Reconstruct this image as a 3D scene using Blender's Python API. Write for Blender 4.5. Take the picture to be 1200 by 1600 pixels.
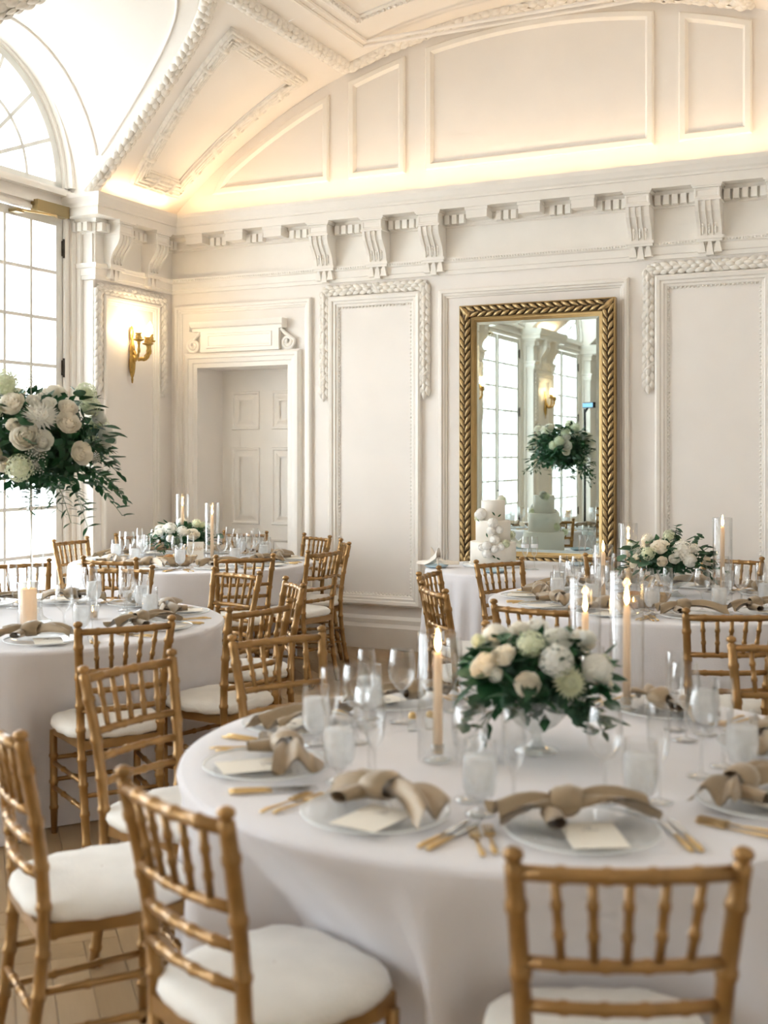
import bpy, math, random
from mathutils import Vector, Matrix
from math import sin, cos, pi, sqrt, radians, atan2, hypot
R_ = random.Random(7)
for o in list(bpy.data.objects): bpy.data.objects.remove(o)
SC = bpy.context.scene
COL = SC.collection

# ------------------------------------------------------------------ camera
cam_d = bpy.data.cameras.new('camera'); CAM = bpy.data.objects.new('camera', cam_d); COL.objects.link(CAM)
CAM.location = (6.20, -8.52, 1.56)
CAM.rotation_euler = (pi/2, 0, radians(25.82))
cam_d.sensor_fit = 'HORIZONTAL'; cam_d.sensor_width = 36
cam_d.lens = 1839/1200*36
cam_d.shift_y = -(800-710)/1200
cam_d.clip_start = .05
cam_d.dof.use_dof = True; cam_d.dof.focus_distance = 7.6; cam_d.dof.aperture_fstop = 3.6
SC.camera = CAM

# ------------------------------------------------------------------ world, daylight, exposure
W = bpy.data.worlds.new('overcast_sky'); SC.world = W; W.use_nodes = True
bg = W.node_tree.nodes['Background']
bg.inputs[0].default_value = (.90, .955, 1.0, 1); bg.inputs[1].default_value = 6.0
SC.view_settings.view_transform = 'Standard'; SC.view_settings.look = 'None'
SC.view_settings.exposure = 1.02; SC.view_settings.gamma = 1.0
SC.view_settings.use_curve_mapping = False
cy = SC.cycles
cy.use_denoising = True; cy.max_bounces = 9; cy.diffuse_bounces = 7; cy.glossy_bounces = 4
cy.use_adaptive_sampling = True; cy.adaptive_threshold = .09; cy.adaptive_min_samples = 16
cy.transmission_bounces = 6; cy.transparent_max_bounces = 28
cy.sample_clamp_indirect = 6.0; cy.caustics_reflective = True; cy.blur_glossy = 1.0; cy.caustics_refractive = False
PITCH = 3.35; WINC = -2.19          # window bays along the left wall
NBAY = 4

def area_light(name, loc, rot, sx, sy, power, color, portal=False):
    d = bpy.data.lights.new(name, 'AREA'); d.shape = 'RECTANGLE'; d.size = sx; d.size_y = sy
    d.energy = power; d.color = color
    if portal: d.cycles.is_portal = True
    o = bpy.data.objects.new(name, d); COL.objects.link(o); o.location = loc; o.rotation_euler = rot
    return o
for k in range(NBAY):
    area_light('daylight_portal', (-.55, WINC-PITCH*k, 2.35), (0, -pi/2, 0), 4.6, 2.0, 1, (1, 1, 1), True)

# ------------------------------------------------------------------ materials
def srgb(r, g, b):
    f = lambda c: (c/255/12.92) if c <= 10 else ((c/255+.055)/1.055)**2.4
    return (f(r), f(g), f(b))
MATS = {}
def mat(name, col, rough=.5, metal=0., var=.05, vscale=6., bump=0., bscale=80., spec=.5, emis=None, estr=0., sheen=0., sss=0., trans=0.):
    m = bpy.data.materials.new(name); m.use_nodes = True; nt = m.node_tree; N = nt.nodes; L = nt.links
    b = N['Principled BSDF']
    b.inputs['Roughness'].default_value = rough; b.inputs['Metallic'].default_value = metal
    b.inputs['Specular IOR Level'].default_value = spec
    if sheen: b.inputs['Sheen Weight'].default_value = sheen
    if sss:
        b.inputs['Subsurface Weight'].default_value = sss; b.inputs['Subsurface Radius'].default_value = (.02, .012, .008)
    tc = N.new('ShaderNodeTexCoord'); nz = N.new('ShaderNodeTexNoise')
    nz.inputs['Scale'].default_value = vscale; nz.inputs['Detail'].default_value = 2
    L.new(tc.outputs['Object'], nz.inputs['Vector'])
    cr = N.new('ShaderNodeValToRGB'); e = cr.color_ramp.elements
    e[0].position = .3; e[1].position = .7
    e[0].color = tuple(c*(1-var) for c in col)+(1,); e[1].color = tuple(min(1, c*(1+var)) for c in col)+(1,)
    L.new(nz.outputs[0], cr.inputs[0]); L.new(cr.outputs[0], b.inputs['Base Color'])
    if bump:
        n2 = N.new('ShaderNodeTexNoise'); n2.inputs['Scale'].default_value = bscale; n2.inputs['Detail'].default_value = 1
        L.new(tc.outputs['Object'], n2.inputs['Vector'])
        bp = N.new('ShaderNodeBump'); bp.inputs['Strength'].default_value = bump; bp.inputs['Distance'].default_value = .01
        L.new(n2.outputs[0], bp.inputs['Height']); L.new(bp.outputs[0], b.inputs['Normal'])
    if emis:
        b.inputs['Emission Color'].default_value = emis+(1,); b.inputs['Emission Strength'].default_value = estr
    if trans:
        out = N['Material Output']; tl = N.new('ShaderNodeBsdfTranslucent'); mx = N.new('ShaderNodeMixShader')
        mx.inputs[0].default_value = trans
        L.new(cr.outputs[0], tl.inputs['Color']); L.new(b.outputs[0], mx.inputs[1]); L.new(tl.outputs[0], mx.inputs[2])
        L.new(mx.outputs[0], out.inputs['Surface'])
    if emis: m.cycles.emission_sampling = 'NONE'
    MATS[name] = m
    return m
def thin_glass(name, tint, lo, hi, blend=.35, rough=.02, milk=0., milkcol=(.9, .93, .95)):
    """clear thin-walled glass: see-through, mirror-like towards grazing angles"""
    m = bpy.data.materials.new(name); m.use_nodes = True; nt = m.node_tree; N = nt.nodes; L = nt.links
    N.remove(N['Principled BSDF']); out = N['Material Output']
    tr = N.new('ShaderNodeBsdfTransparent'); tr.inputs[0].default_value = tint+(1,)
    gl = N.new('ShaderNodeBsdfGlossy'); gl.inputs['Roughness'].default_value = rough
    lw = N.new('ShaderNodeLayerWeight'); lw.inputs['Blend'].default_value = blend
    mr = N.new('ShaderNodeMapRange'); mr.inputs['To Min'].default_value = lo; mr.inputs['To Max'].default_value = hi
    mx = N.new('ShaderNodeMixShader')
    L.new(lw.outputs['Facing'], mr.inputs['Value']); L.new(mr.outputs[0], mx.inputs[0])
    first = tr
    if milk:
        df = N.new('ShaderNodeBsdfTranslucent'); df.inputs[0].default_value = milkcol+(1,)
        d2 = N.new('ShaderNodeBsdfDiffuse'); d2.inputs[0].default_value = milkcol+(1,)
        m1 = N.new('ShaderNodeMixShader'); m1.inputs[0].default_value = .5
        L.new(df.outputs[0], m1.inputs[1]); L.new(d2.outputs[0], m1.inputs[2])
        m2 = N.new('ShaderNodeMixShader'); m2.inputs[0].default_value = milk
        nz = N.new('ShaderNodeTexNoise'); nz.inputs['Scale'].default_value = 30
        tcn = N.new('ShaderNodeTexCoord'); L.new(tcn.outputs['Object'], nz.inputs['Vector'])
        rr = N.new('ShaderNodeMapRange'); rr.inputs['To Min'].default_value = milk*.8; rr.inputs['To Max'].default_value = min(1, milk*1.2)
        L.new(nz.outputs[0], rr.inputs['Value']); L.new(rr.outputs[0], m2.inputs[0])
        L.new(tr.outputs[0], m2.inputs[1]); L.new(m1.outputs[0], m2.inputs[2]); first = m2
    L.new(first.outputs[0], mx.inputs[1]); L.new(gl.outputs[0], mx.inputs[2]); L.new(mx.outputs[0], out.inputs['Surface'])
    MATS[name] = m
    return m
PAINT = mat('ivory_wall_paint', (.88, .838, .792), .45, var=.02, vscale=2.5)
TRIM = mat('ivory_gloss_trim_paint', (.885, .85, .795), .33, var=.02, vscale=5)
PLASTER = mat('ivory_ceiling_plaster', (.885, .84, .785), .6, var=.02, vscale=2)
ORNA = mat('ivory_carved_plaster', (.86, .82, .755), .5, var=.08, vscale=25)
WFRAME = mat('white_window_paint', (.80, .79, .75), .4, var=.03)
GOLD = mat('gold_painted_wood', (.335, .188, .066), .28, metal=.5, var=.14, vscale=14, bump=.05, bscale=60)
CUSH = mat('ivory_cushion_fabric', (.82, .80, .755), .8, var=.04, vscale=10, bump=.2, bscale=160, sheen=.2)
CLOTH = mat('white_table_linen', (.745, .735, .77), .85, var=.02, vscale=4, bump=.12, bscale=260, sheen=.2)
SATIN = mat('champagne_satin', (.315, .23, .135), .42, metal=.12, var=.10, vscale=12, bump=.12, bscale=140, sheen=.4)
PAPER = mat('ivory_card_paper', (.84, .80, .72), .7, var=.02)
INK = mat('grey_ink', (.35, .33, .32), .7, var=.05)
GOLDINK = mat('gold_ink', (.55, .36, .20), .45, metal=.3)
BRASS = mat('polished_gold_cutlery', (.66, .47, .22), .28, metal=.8, var=.05)
STEEL = mat('steel_blade', (.62, .62, .62), .2, metal=1.)
GILT = mat('gilt_bronze', (.50, .33, .10), .32, metal=.85, var=.25, vscale=40, bump=.3, bscale=120)
FGOLD = mat('gilded_frame_leaf', (.50, .355, .17), .36, metal=.65, var=.25, vscale=30, bump=.25, bscale=90)
FDARK = mat('dark_gilded_ground', (.11, .07, .03), .5, metal=.4, var=.4, vscale=40, bump=.5, bscale=60)
FSLIP = mat('gold_frame_slip', (.45, .305, .13), .32, metal=.65, var=.1)
MIRROR = mat('mirror_glass', (.72, .82, .80), .01, metal=1., var=.0)
DARK = mat('dark_bronze', (.06, .05, .04), .45, metal=.6)
CLOSER = mat('bronze_closer_cover', (.33, .25, .12), .4, metal=.55)
OAK = mat('oak_floor_base', (.20, .125, .06), .5)
WAX = mat('ivory_candle_wax', (.94, .80, .64), .5, var=.02, trans=.55)
FLAME = mat('candle_flame', (1, .6, .2), .5, emis=(1, .62, .22), estr=22.)
GLOW = mat('lamp_bulb_glow', (1, .9, .7), .3, emis=(1, .78, .48), estr=28.)
COVE = mat('cove_lamp_glow', (1, .85, .6), .4, emis=(1, .70, .34), estr=4.)
ROSE = mat('cream_rose_petal', (.95, .90, .80), .6, var=.06, vscale=20, trans=.35)
WHITEP = mat('white_petal', (.92, .91, .85), .6, var=.06, vscale=20, trans=.25)
GREENP = mat('pale_green_petal', (.78, .82, .62), .6, var=.15, vscale=20, trans=.25)
LEAF = mat('dark_green_leaf', (.022, .095, .036), .4, var=.4, vscale=12, trans=.2)
EUCA = mat('grey_green_leaf', (.10, .20, .125), .5, var=.25, vscale=12, trans=.2)
STEM = mat('green_stem', (.06, .14, .04), .5)
ICING = mat('buttercream_icing', (.90, .86, .79), .6, var=.02, bump=.1, bscale=50)
SHOE = mat('champagne_satin_shoe', (.86, .79, .70), .35, var=.06)
SHOED = mat('brown_shoe_sole', (.34, .20, .11), .5)
CHINA = mat('white_china', (.80, .83, .84), .2, var=.02)
BLUECH = mat('pale_blue_china', (.45, .60, .68), .2, var=.05)
BREAD = mat('bread_crust', (.42, .20, .06), .7, var=.3, vscale=20)
ROLL = mat('pale_bread', (.66, .50, .28), .7, var=.2, vscale=20)
BASKET = mat('champagne_basket', (.48, .36, .22), .4, metal=.3, var=.2, vscale=40)
BLACKM = mat('black_metal', (.02, .02, .022), .4, metal=.5)
BLUES = mat('blue_lit_screen', (.1, .3, .5), .3, emis=(.05, .22, .42), estr=.5)
BOUNCE = mat('pale_bounce_ground', (.6, .6, .58), .8)
WALNUT = mat('folding_table_wood', (.30, .20, .11), .5)
PANE = thin_glass('window_pane_glass', (.97, .985, .99), .02, .35)
GLASS = thin_glass('clear_drinking_glass', (.985, .99, .99), .06, .95, .33)
CYL = thin_glass('clear_cylinder_glass', (.985, .99, .99), .045, .75, .3)
VASEG = thin_glass('clear_vase_glass', (.955, .97, .965), .05, .75, .32)
WATER = thin_glass('iced_water', (.98, .985, .99), .02, .2, milk=.68, milkcol=(.97, .975, .975))
CHARG = thin_glass('pale_glass_charger', (.98, .99, .985), .04, .3, milk=.22, milkcol=(.86, .89, .86))
def plank_mat():
    m = mat('oak_plank', (.33, .215, .105), .38, var=.0)
    nt = m.node_tree; N = nt.nodes; L = nt.links; b = N['Principled BSDF']
    oi = N.new('ShaderNodeObjectInfo'); tc = N.new('ShaderNodeTexCoord'); mp = N.new('ShaderNodeMapping')
    mp.inputs['Scale'].default_value = (3, 40, 3); nz = N.new('ShaderNodeTexNoise'); nz.inputs['Scale'].default_value = 2; nz.inputs['Detail'].default_value = 6
    L.new(tc.outputs['Object'], mp.inputs['Vector']); L.new(mp.outputs[0], nz.inputs['Vector'])
    ad = N.new('ShaderNodeMath'); ad.operation = 'MULTIPLY_ADD'; ad.inputs[1].default_value = .55
    L.new(oi.outputs['Random'], ad.inputs[0]); 
    ml = N.new('ShaderNodeMath'); ml.operation = 'MULTIPLY'; ml.inputs[1].default_value = .45; L.new(nz.outputs[0], ml.inputs[0]); L.new(ml.outputs[0], ad.inputs[2])
    cr = N.new('ShaderNodeValToRGB'); e = cr.color_ramp.elements
    e[0].color = (.28, .185, .095, 1); e[1].color = (.42, .30, .17, 1)
    L.new(ad.outputs[0], cr.inputs[0]); L.new(cr.outputs[0], b.inputs['Base Color'])
    return m
PLANK = plank_mat()

# ------------------------------------------------------------------ mesh helpers
class MB:
    def __init__(s): s.v = []; s.f = []
    def add(s, V, F):
        n = len(s.v); s.v += [tuple(p) for p in V]; s.f += [tuple(i+n for i in q) for q in F]; return s
    def box(s, x0, x1, y0, y1, z0, z1):
        return s.add([(x0, y0, z0), (x1, y0, z0), (x1, y1, z0), (x0, y1, z0), (x0, y0, z1), (x1, y0, z1), (x1, y1, z1), (x0, y1, z1)],
                     [(0, 3, 2, 1), (4, 5, 6, 7), (0, 1, 5, 4), (1, 2, 6, 5), (2, 3, 7, 6), (3, 0, 4, 7)])
    def grid(s, rows, closeu=False, closev=False):
        nr = len(rows); nc = len(rows[0]); V = [p for r in rows for p in r]; F = []
        for i in range(nr-(0 if closev else 1)):
            for j in range(nc-(0 if closeu else 1)):
                a = i*nc+j; b = i*nc+(j+1) % nc; c = ((i+1) % nr)*nc+(j+1) % nc; d = ((i+1) % nr)*nc+j
                F.append((a, b, c, d))
        return s.add(V, F)
    def lathe(s, prof, n=20, c=(0, 0, 0), cap=True, wob=None):
        rows = []
        for r, z in prof:
            rows.append([(c[0]+r*cos(2*pi*i/n)*(1 if not wob else wob(i, z)), c[1]+r*sin(2*pi*i/n)*(1 if not wob else wob(i, z)), c[2]+z) for i in range(n)])
        s.grid(rows, closeu=True)
        return s
    def tube(s, path, rad, n=8, cap=True, flat=1.):
        path = [Vector(p) for p in path]; m = len(path)
        rad = rad if isinstance(rad, (list, tuple)) else [rad]*m
        t0 = (path[1]-path[0]).normalized()
        up = Vector((0, 0, 1)) if abs(t0.z) < .9 else Vector((1, 0, 0))
        u = t0.cross(up).normalized(); rows = []
        for i, p in enumerate(path):
            t = (path[min(i+1, m-1)]-path[max(i-1, 0)]).normalized()
            u = (u-t*u.dot(t)).normalized(); w = t.cross(u)
            rows.append([tuple(p+u*(rad[i]*cos(2*pi*j/n))+w*(rad[i]*flat*sin(2*pi*j/n))) for j in range(n)])
        b = len(s.v); s.grid(rows, closeu=True)
        if cap:
            s.f.append(tuple(b+j for j in range(n))[::-1]); s.f.append(tuple(b+(m-1)*n+j for j in range(n)))
        return s
    def ball(s, c, rx, ry, rz, n=10, m=7):
        return s.lathe_like([(sin(pi*i/m), -cos(pi*i/m)) for i in range(m+1)], c, rx, ry, rz, n)
    def lathe_like(s, prof, c, rx, ry, rz, n):
        rows = [[(c[0]+max(r, 1e-4)*rx*cos(2*pi*j/n), c[1]+max(r, 1e-4)*ry*sin(2*pi*j/n), c[2]+z*rz) for j in range(n)] for r, z in prof]
        s.grid(rows, closeu=True); return s
    def prism(s, poly, z0, z1, mp):
        """poly of (a,b); extrude along third coordinate; mp maps (a,b,h) to xyz"""
        n = len(poly); V = [mp(a, b, z0) for a, b in poly]+[mp(a, b, z1) for a, b in poly]
        F = [tuple(range(n))[::-1], tuple(range(n, 2*n))]+[(i, (i+1) % n, n+(i+1) % n, n+i) for i in range(n)]
        return s.add(V, F)
    def mould(s, poly, prof, mp, closed=True):
        """sweep a moulding profile [(inward offset, height)] along a polyline with mitred corners; mp(a,b,h)->xyz"""
        n = len(poly); rows = []
        for i in range(n):
            p = Vector(poly[i])
            a = Vector(poly[(i-1) % n]) if (closed or i > 0) else None
            b = Vector(poly[(i+1) % n]) if (closed or i < n-1) else None
            d1 = (p-a).normalized() if a is not None else None
            d2 = (b-p).normalized() if b is not None else None
            if d1 is None: d1 = d2
            if d2 is None: d2 = d1
            n1 = Vector((-d1.y, d1.x)); n2 = Vector((-d2.y, d2.x)); mtr = n1+n2
            mtr = mtr/max(.25, mtr.dot(n1)) if mtr.length > 1e-6 else n1
            rows.append([mp(p.x+mtr.x*o, p.y+mtr.y*o, h) for o, h in prof])
        s.grid(rows, closev=closed); return s
    def mesh(s, name, m, smooth=True):
        me = bpy.data.meshes.new(name); me.from_pydata(s.v, [], s.f); me.materials.append(m)
        if smooth: me.polygons.foreach_set('use_smooth', [True]*len(me.polygons))
        me.update(); return me
def inst(name, me, parent=None, loc=None, rot=None, scale=None, mx=None):
    o = bpy.data.objects.new(name, me); COL.objects.link(o)
    if parent is not None: o.parent = parent
    if mx is not None: o.matrix_local = mx
    else:
        if loc is not None: o.location = loc
        if rot is not None: o.rotation_euler = rot
        if scale is not None: o.scale = (scale,)*3 if isinstance(scale, (int, float)) else scale
    return o
def obj(name, mb, m, parent=None, smooth=True, **k): return inst(name, mb.mesh(name, m, smooth), parent, **k)
def empty(name, loc=(0, 0, 0), rz=0.):
    o = bpy.data.objects.new(name, None); COL.objects.link(o); o.location = loc; o.rotation_euler = (0, 0, rz)
    o.empty_display_size = .1
    return o
def tag(o, label, cat, group=None, kind=None):
    o['label'] = label; o['category'] = cat
    if group: o['group'] = group
    if kind: o['kind'] = kind
    return o
def frame_mx(p, xdir, zdir):
    """matrix with local x along xdir, local z along zdir"""
    z = Vector(zdir).normalized(); x = Vector(xdir); x = (x-z*x.dot(z)).normalized(); y = z.cross(x)
    m = Matrix((x, y, z)).transposed().to_4x4(); m.translation = Vector(p); return m
def rect(a0, a1, b0, b1): return [(a0, b0), (a1, b0), (a1, b1), (a0, b1)]
BACKM = lambda a, b, h: (a, -h, b)
LEFTM = lambda a, b, h: (h, -a, b)      # a = distance from the corner along the left wall

# ================================================================== ROOM SHELL
WX, YE = 6.70, -13.9
def zmain(x): return .01+sqrt(max(0, 4.93**2-(x-3.35)**2))
def xmain(z): return 3.35-sqrt(max(0, 4.93**2-(z-.01)**2))
ZS, RC = 3.62, 1.07
# ---- floor
floor = obj('floor', MB().box(-.4, WX+.2, YE-.2, .6, -.12, -.012), OAK, smooth=False)
tag(floor, 'oak herringbone parquet floor under the tables', 'floor', kind='structure')
PW, PL = .11, .66
pm = MB(); g = .0006
pm.add([(g, g, -.012), (PL-g, g, -.012), (PL-g, PW-g, -.012), (g, PW-g, -.012), (g*2, g*2, 0), (PL-g*2, g*2, 0), (PL-g*2, PW-g*2, 0), (g*2, PW-g*2, 0)],
       [(4, 5, 6, 7), (0, 1, 5, 4), (1, 2, 6, 5), (2, 3, 7, 6), (3, 0, 4, 7)])
plank_me = pm.mesh('plank', PLANK, False)
cand = []
Fv = Vector((-sin(radians(25.82)), cos(radians(25.82)))); Rv = Vector((cos(radians(25.82)), sin(radians(25.82)))); Cv = Vector((6.2, -8.52))
def to_px(x, y, z):
    v = Vector((x, y))-Cv; t = v.dot(Fv); return (600+1839*v.dot(Rv)/t, 710-(z-1.56)/t*1839, t) if t > .05 else (9999, 9999, t)
for n in range(-160, 160):
    for m_ in range(-8, 9):
        for vert in (0, 1):
            a = n*PW+m_*2*PL; b = n*PW
            if vert: b += PW; mxp = Matrix.Translation((a+PW, b, 0)) @ Matrix.Rotation(pi/2, 4, 'Z')
            else: mxp = Matrix.Translation((a, b, 0))
            mxp = Matrix.Translation((3.3, -5., 0)) @ Matrix.Rotation(pi/4, 4, 'Z') @ mxp
            c = mxp @ Vector((PL/2, PW/2, 0))
            if -.1 < c.x < WX and YE < c.y < .1:
                px, py, t = to_px(c.x, c.y, 0)
                vis = t > .5 and -150 < px < 1350 and py < 1800
                cand.append((0 if vis else 1, t, mxp, c))
cand.sort(key=lambda q: (q[0], q[1]))
# nearest planks that chairs and tablecloths leave in view come first
def open_floor(c):
    return not any(hypot(c.x-a, c.y-b) < .8 for a, b in ((5.17, -5.53), (2.25, -4.2), (1.1, -1.25), (4.76, -2.1)))
first = [q for q in cand if q[0] == 0 and open_floor(q[3])][:300]
ids = {id(q) for q in first}
for q in first: inst('plank', plank_me, floor, mx=q[2])
rest = MB()
for q in cand:
    if id(q) not in ids: rest.add([tuple(q[2] @ Vector(v)) for v in pm.v], pm.f)
o = obj('planks', rest, PLANK, floor, False); o['kind'] = 'stuff'
tag(obj('bounce_ground', MB().box(-14, -.45, -20, 8, -.3, -.15), BOUNCE, smooth=False), 'pale ground outside the tall windows, added to bounce daylight', 'ground', kind='structure')  # unseen pale plane added outside to bounce daylight into the room

# ---- back wall with the door recess
wb = MB()
DX0, DX1, DZ = .283, 1.191, 2.31
wb.box(-.4, DX0, 0, .45, 0, 3.62); wb.box(DX1, WX+.2, 0, .45, 0, 3.62); wb.box(DX0, DX1, 0, .45, DZ, 3.62)
wb.box(-.4, WX+.2, 0, .2, 3.62, 5.15); wb.box(DX0-.05, DX1+.05, .43, .5, 0, DZ+.05)
wall_back = obj('wall_back', wb, PAINT, smooth=False)
tag(wall_back, 'ivory panelled end wall with lunette, entablature and mirror', 'wall', kind='structure')
# ---- right wall beside the photographer and the far end wall
wr = MB().box(WX, WX+.3, YE, 0, 0, 3.7)
SIDE = mat('fill_cutting_wall_beige', (.50, .46, .41), .6)  # darker tone chosen for the unseen walls to reduce frontal fill light
tag(obj('wall_right', wr, SIDE, smooth=False), 'unseen side wall beside the camera, beige darkened to cut fill light', 'wall', kind='structure')
tag(obj('wall_front', MB().box(-.4, WX+.3, YE-.2, YE, 0, 5.2), SIDE, smooth=False), 'unseen end wall behind the camera, beige darkened to cut fill light', 'wall', kind='structure')

# ---- left wall: piers between the window bays
wl = MB()
PIER = [(-1.03-PITCH*k-(.0 if k else 0), -PITCH*k) for k in range(NBAY+1)]
PIERS = []
for k in range(NBAY+1):
    y1 = 0 if k == 0 else -PITCH*k+.005
    y0 = -1.03-PITCH*k
    PIERS.append((y0, y1)); wl.box(-.4, 0, max(y0, YE), y1, 0, 3.64)
wl.box(-.4, 0, YE, PIERS[-1][0], 0, 3.64)
for k in range(NBAY):                     # recessed jambs, transom wall and the spandrel round each arched light
    yc = WINC-PITCH*k
    wl.box(-.42, -.2, yc+1.01, yc+1.2, 0, 3.7); wl.box(-.42, -.2, yc-1.2, yc-1.01, 0, 3.7)
    wl.box(-.42, -.17, yc-1.2, yc+1.2, 3.47, 3.67)
    n = 28; A = [pi*i/n for i in range(n+1)]
    for x0, x1, r0, r1 in ((-.42, -.19, 1.0, 1.3),):
        rows = [[(x, yc-r*cos(a), 3.67+r*sin(a)) for x, r in ((x0, r0), (x1, r0), (x1, r1), (x0, r1))] for a in A]
        wl.grid(rows, closeu=True)
wall_left = obj('wall_left', wl, PAINT, smooth=False)
tag(wall_left, 'ivory window wall of panelled piers between tall arched windows', 'wall', kind='structure')

# ---- vaulted ceiling: barrel vault along the room, cross vaults over the windows
ce = MB(); NT = 28
def xs(a, b, n=14): return [a+(b-a)*i/n for i in range(n+1)]
ybreak = 0.02
for k in range(NBAY):
    yc = WINC-PITCH*k
    ce.grid([[(x, y, zmain(x)) for x in xs(0, 3.35, 22)] for y in (ybreak, yc+RC)])
    th = [pi*i/NT for i in range(NT+1)]
    rows_c, rows_m = [], []
    for t in th:
        y = yc+RC*cos(t); z = ZS+RC*sin(t); xg = max(0., xmain(max(z, zmain(0))))
        rows_c.append([(x, y, z) for x in xs(-.2, xg, 8)]); rows_m.append([(x, y, zmain(x)) for x in xs(xg, 3.35, 18)])
    ce.grid(rows_c); ce.grid(rows_m); ybreak = yc-RC
ce.grid([[(x, y, zmain(x)) for x in xs(0, 3.35, 22)] for y in (ybreak, YE)])
ce.grid([[(x, y, zmain(x)) for x in xs(3.35, WX+.02, 22)] for y in (.02, YE)])
ceiling = obj('ceiling', ce, PLASTER)
tag(ceiling, 'ivory vaulted plaster ceiling with leaf garlands', 'ceiling', kind='structure')

# ---- entablature round the room: architrave, frieze, cornice (plan sweep)
ENT = [(0, 2.965), (.022, 2.965), (.022, 2.995), (.030, 3.0), (.030, 3.052), (.044, 3.06), (.052, 3.085), (.052, 3.094), (.004, 3.097), (.004, 3.330),
       (.022, 3.336), (.022, 3.345), (.03, 3.35), (.03, 3.415), (.05, 3.418), (.062, 3.445), (.17, 3.448), (.17, 3.512), (.182, 3.516), (.182, 3.53), (.192, 3.545), (.206, 3.585), (.208, 3.615), (-.02, 3.62)]
PLAN = lambda a, b, h: (a, b, h)
tr = obj('trim_1', MB().mould([(-.17, -1.03), (0, -1.03), (0, 0), (WX, 0)][::-1], ENT, PLAN, closed=False), TRIM, smooth=False)
tag(tr, 'white entablature with dentils and brackets along the mirror wall', 'moulding', kind='structure')
for k in range(1, NBAY+1):
    y0, y1 = PIERS[k]; y0 = max(y0, YE)
    t2 = obj('trim_%d' % (k+1), MB().mould([(-.17, y0), (0, y0), (0, y1), (-.17, y1)][::-1], ENT, PLAN, closed=False), TRIM, smooth=False)
    tag(t2, 'white entablature block on the %s window pier' % ['second', 'third', 'fourth', 'fifth'][k-1], 'moulding', kind='structure')
# bracket, block, dentil meshes (local: x along wall, -y out of the wall, z up)
BW = .085
bm = MB(); cur = [(.165, 3.332), (.163, 3.30), (.150, 3.262), (.122, 3.225), (.095, 3.19), (.078, 3.155), (.070, 3.12), (.068, 3.10)]
prof = [(.0, 3.445), (.0, 3.10)]
segs = [(-BW, -BW*.72, 0), (-BW*.72, -BW*.30, 1), (-BW*.30, -BW*.18, 0), (-BW*.18, BW*.18, 1), (BW*.18, BW*.30, 0), (BW*.30, BW*.72, 1), (BW*.72, BW, 0)]
for x0, x1, dent in segs:
    dd = .014 if dent else 0
    bm.prism([(0, 3.332)]+[(p-dd, z) for p, z in cur]+[(0, 3.10)], x0, x1, lambda a, b, h: (h, -a, b))
bracket_body = bm.mesh('scroll', TRIM, False)
bt = MB().box(-.095, .095, -.172, 0, 3.332, 3.345).box(-.088, .088, -.162, 0, 3.345, 3.42)
bt.mould(rect(-.088, .088, 3.345, 3.42), [(0, .162), (.004, .168), (.012, .168), (.02, .162)], BACKM)
bt.box(-.098, .098, -.176, 0, 3.42, 3.432).box(-.106, .106, -.182, 0, 3.432, 3.448)
bracket_top = bt.mesh('cap', TRIM, False)
bb = MB().box(-.10, .10, -.085, 0, 3.078, 3.10).box(-.09, .09, -.075, 0, 3.06, 3.078)
bracket_base = bb.mesh('shelf', TRIM, False)
gm = MB(); gm.add([(-.012, -.062, 3.06), (.012, -.062, 3.06), (.012, 0, 3.06), (-.012, 0, 3.06), (-.028, -.066, 2.985), (.028, -.066, 2.985), (.028, 0, 2.985), (-.028, 0, 2.985)],
                  [(0, 1, 5, 4), (1, 2, 6, 5), (3, 0, 4, 7), (4, 5, 6, 7)])
gutta = gm.mesh('drop', TRIM, False)
bead = MB().ball((0, 0, 0), .010, .010, .016, 8, 5).ball((0, .0, -.026), .007, .007, .014, 8, 5).ball((0, 0, -.048), .008, .007, .018, 8, 5).mesh('husk', TRIM)
blk = MB().box(-.085, .085, -.15, 0, 3.365, 3.425).box(-.092, .092, -.158, 0, 3.425, 3.448); block_me = blk.mesh('modillion', TRIM, False)
dent_me = MB().box(-.0205, .0205, -.085, -.02, 3.345, 3.414).mesh('dentil', TRIM, False)
def bracket(parent, mx):
    e = inst('bracket', bracket_top, parent, mx=mx)
    inst('scroll', bracket_body, e); inst('shelf', bracket_base, e)
    for i, s in ((-.055, 1), (0, 1.25), (.055, 1)): inst('drop', gutta, e, loc=(i, 0, 3.06*(1-s)), scale=(1, 1, s))
    for i in (-.5, 0, .5): inst('husk', bead, e, loc=(i*BW*1.02, -.076, 3.178))
def wall_row(parent, mxf, brs, blocks, a0, a1, pitch=.0605):
    for a in brs: bracket(parent, mxf(a))
    for a in blocks: inst('modillion', block_me, parent, mx=mxf(a))
    a = a0
    while a < a1:
        if all(abs(a-b) > .104 for b in brs) and all(abs(a-b) > .100 for b in blocks): inst('dentil', dent_me, parent, mx=mxf(a))
        a += pitch
mb_back = lambda a: Matrix.Translation((a, 0, 0))
BRS = [1.561, 2.047, 2.536, 4.165, 4.655, 5.14]
BLK = [.339, .743, 1.12, 2.93, 3.35, 3.76, 5.56, 5.95]
wall_row(tr, mb_back, BRS, BLK, .24, 6.1)
def mb_left(k): return lambda a: Matrix.Translation((0, -PITCH*k, 0)) @ Matrix.Rotation(pi/2, 4, 'Z') @ Matrix.Translation((-a, 0, 0)) 
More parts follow.
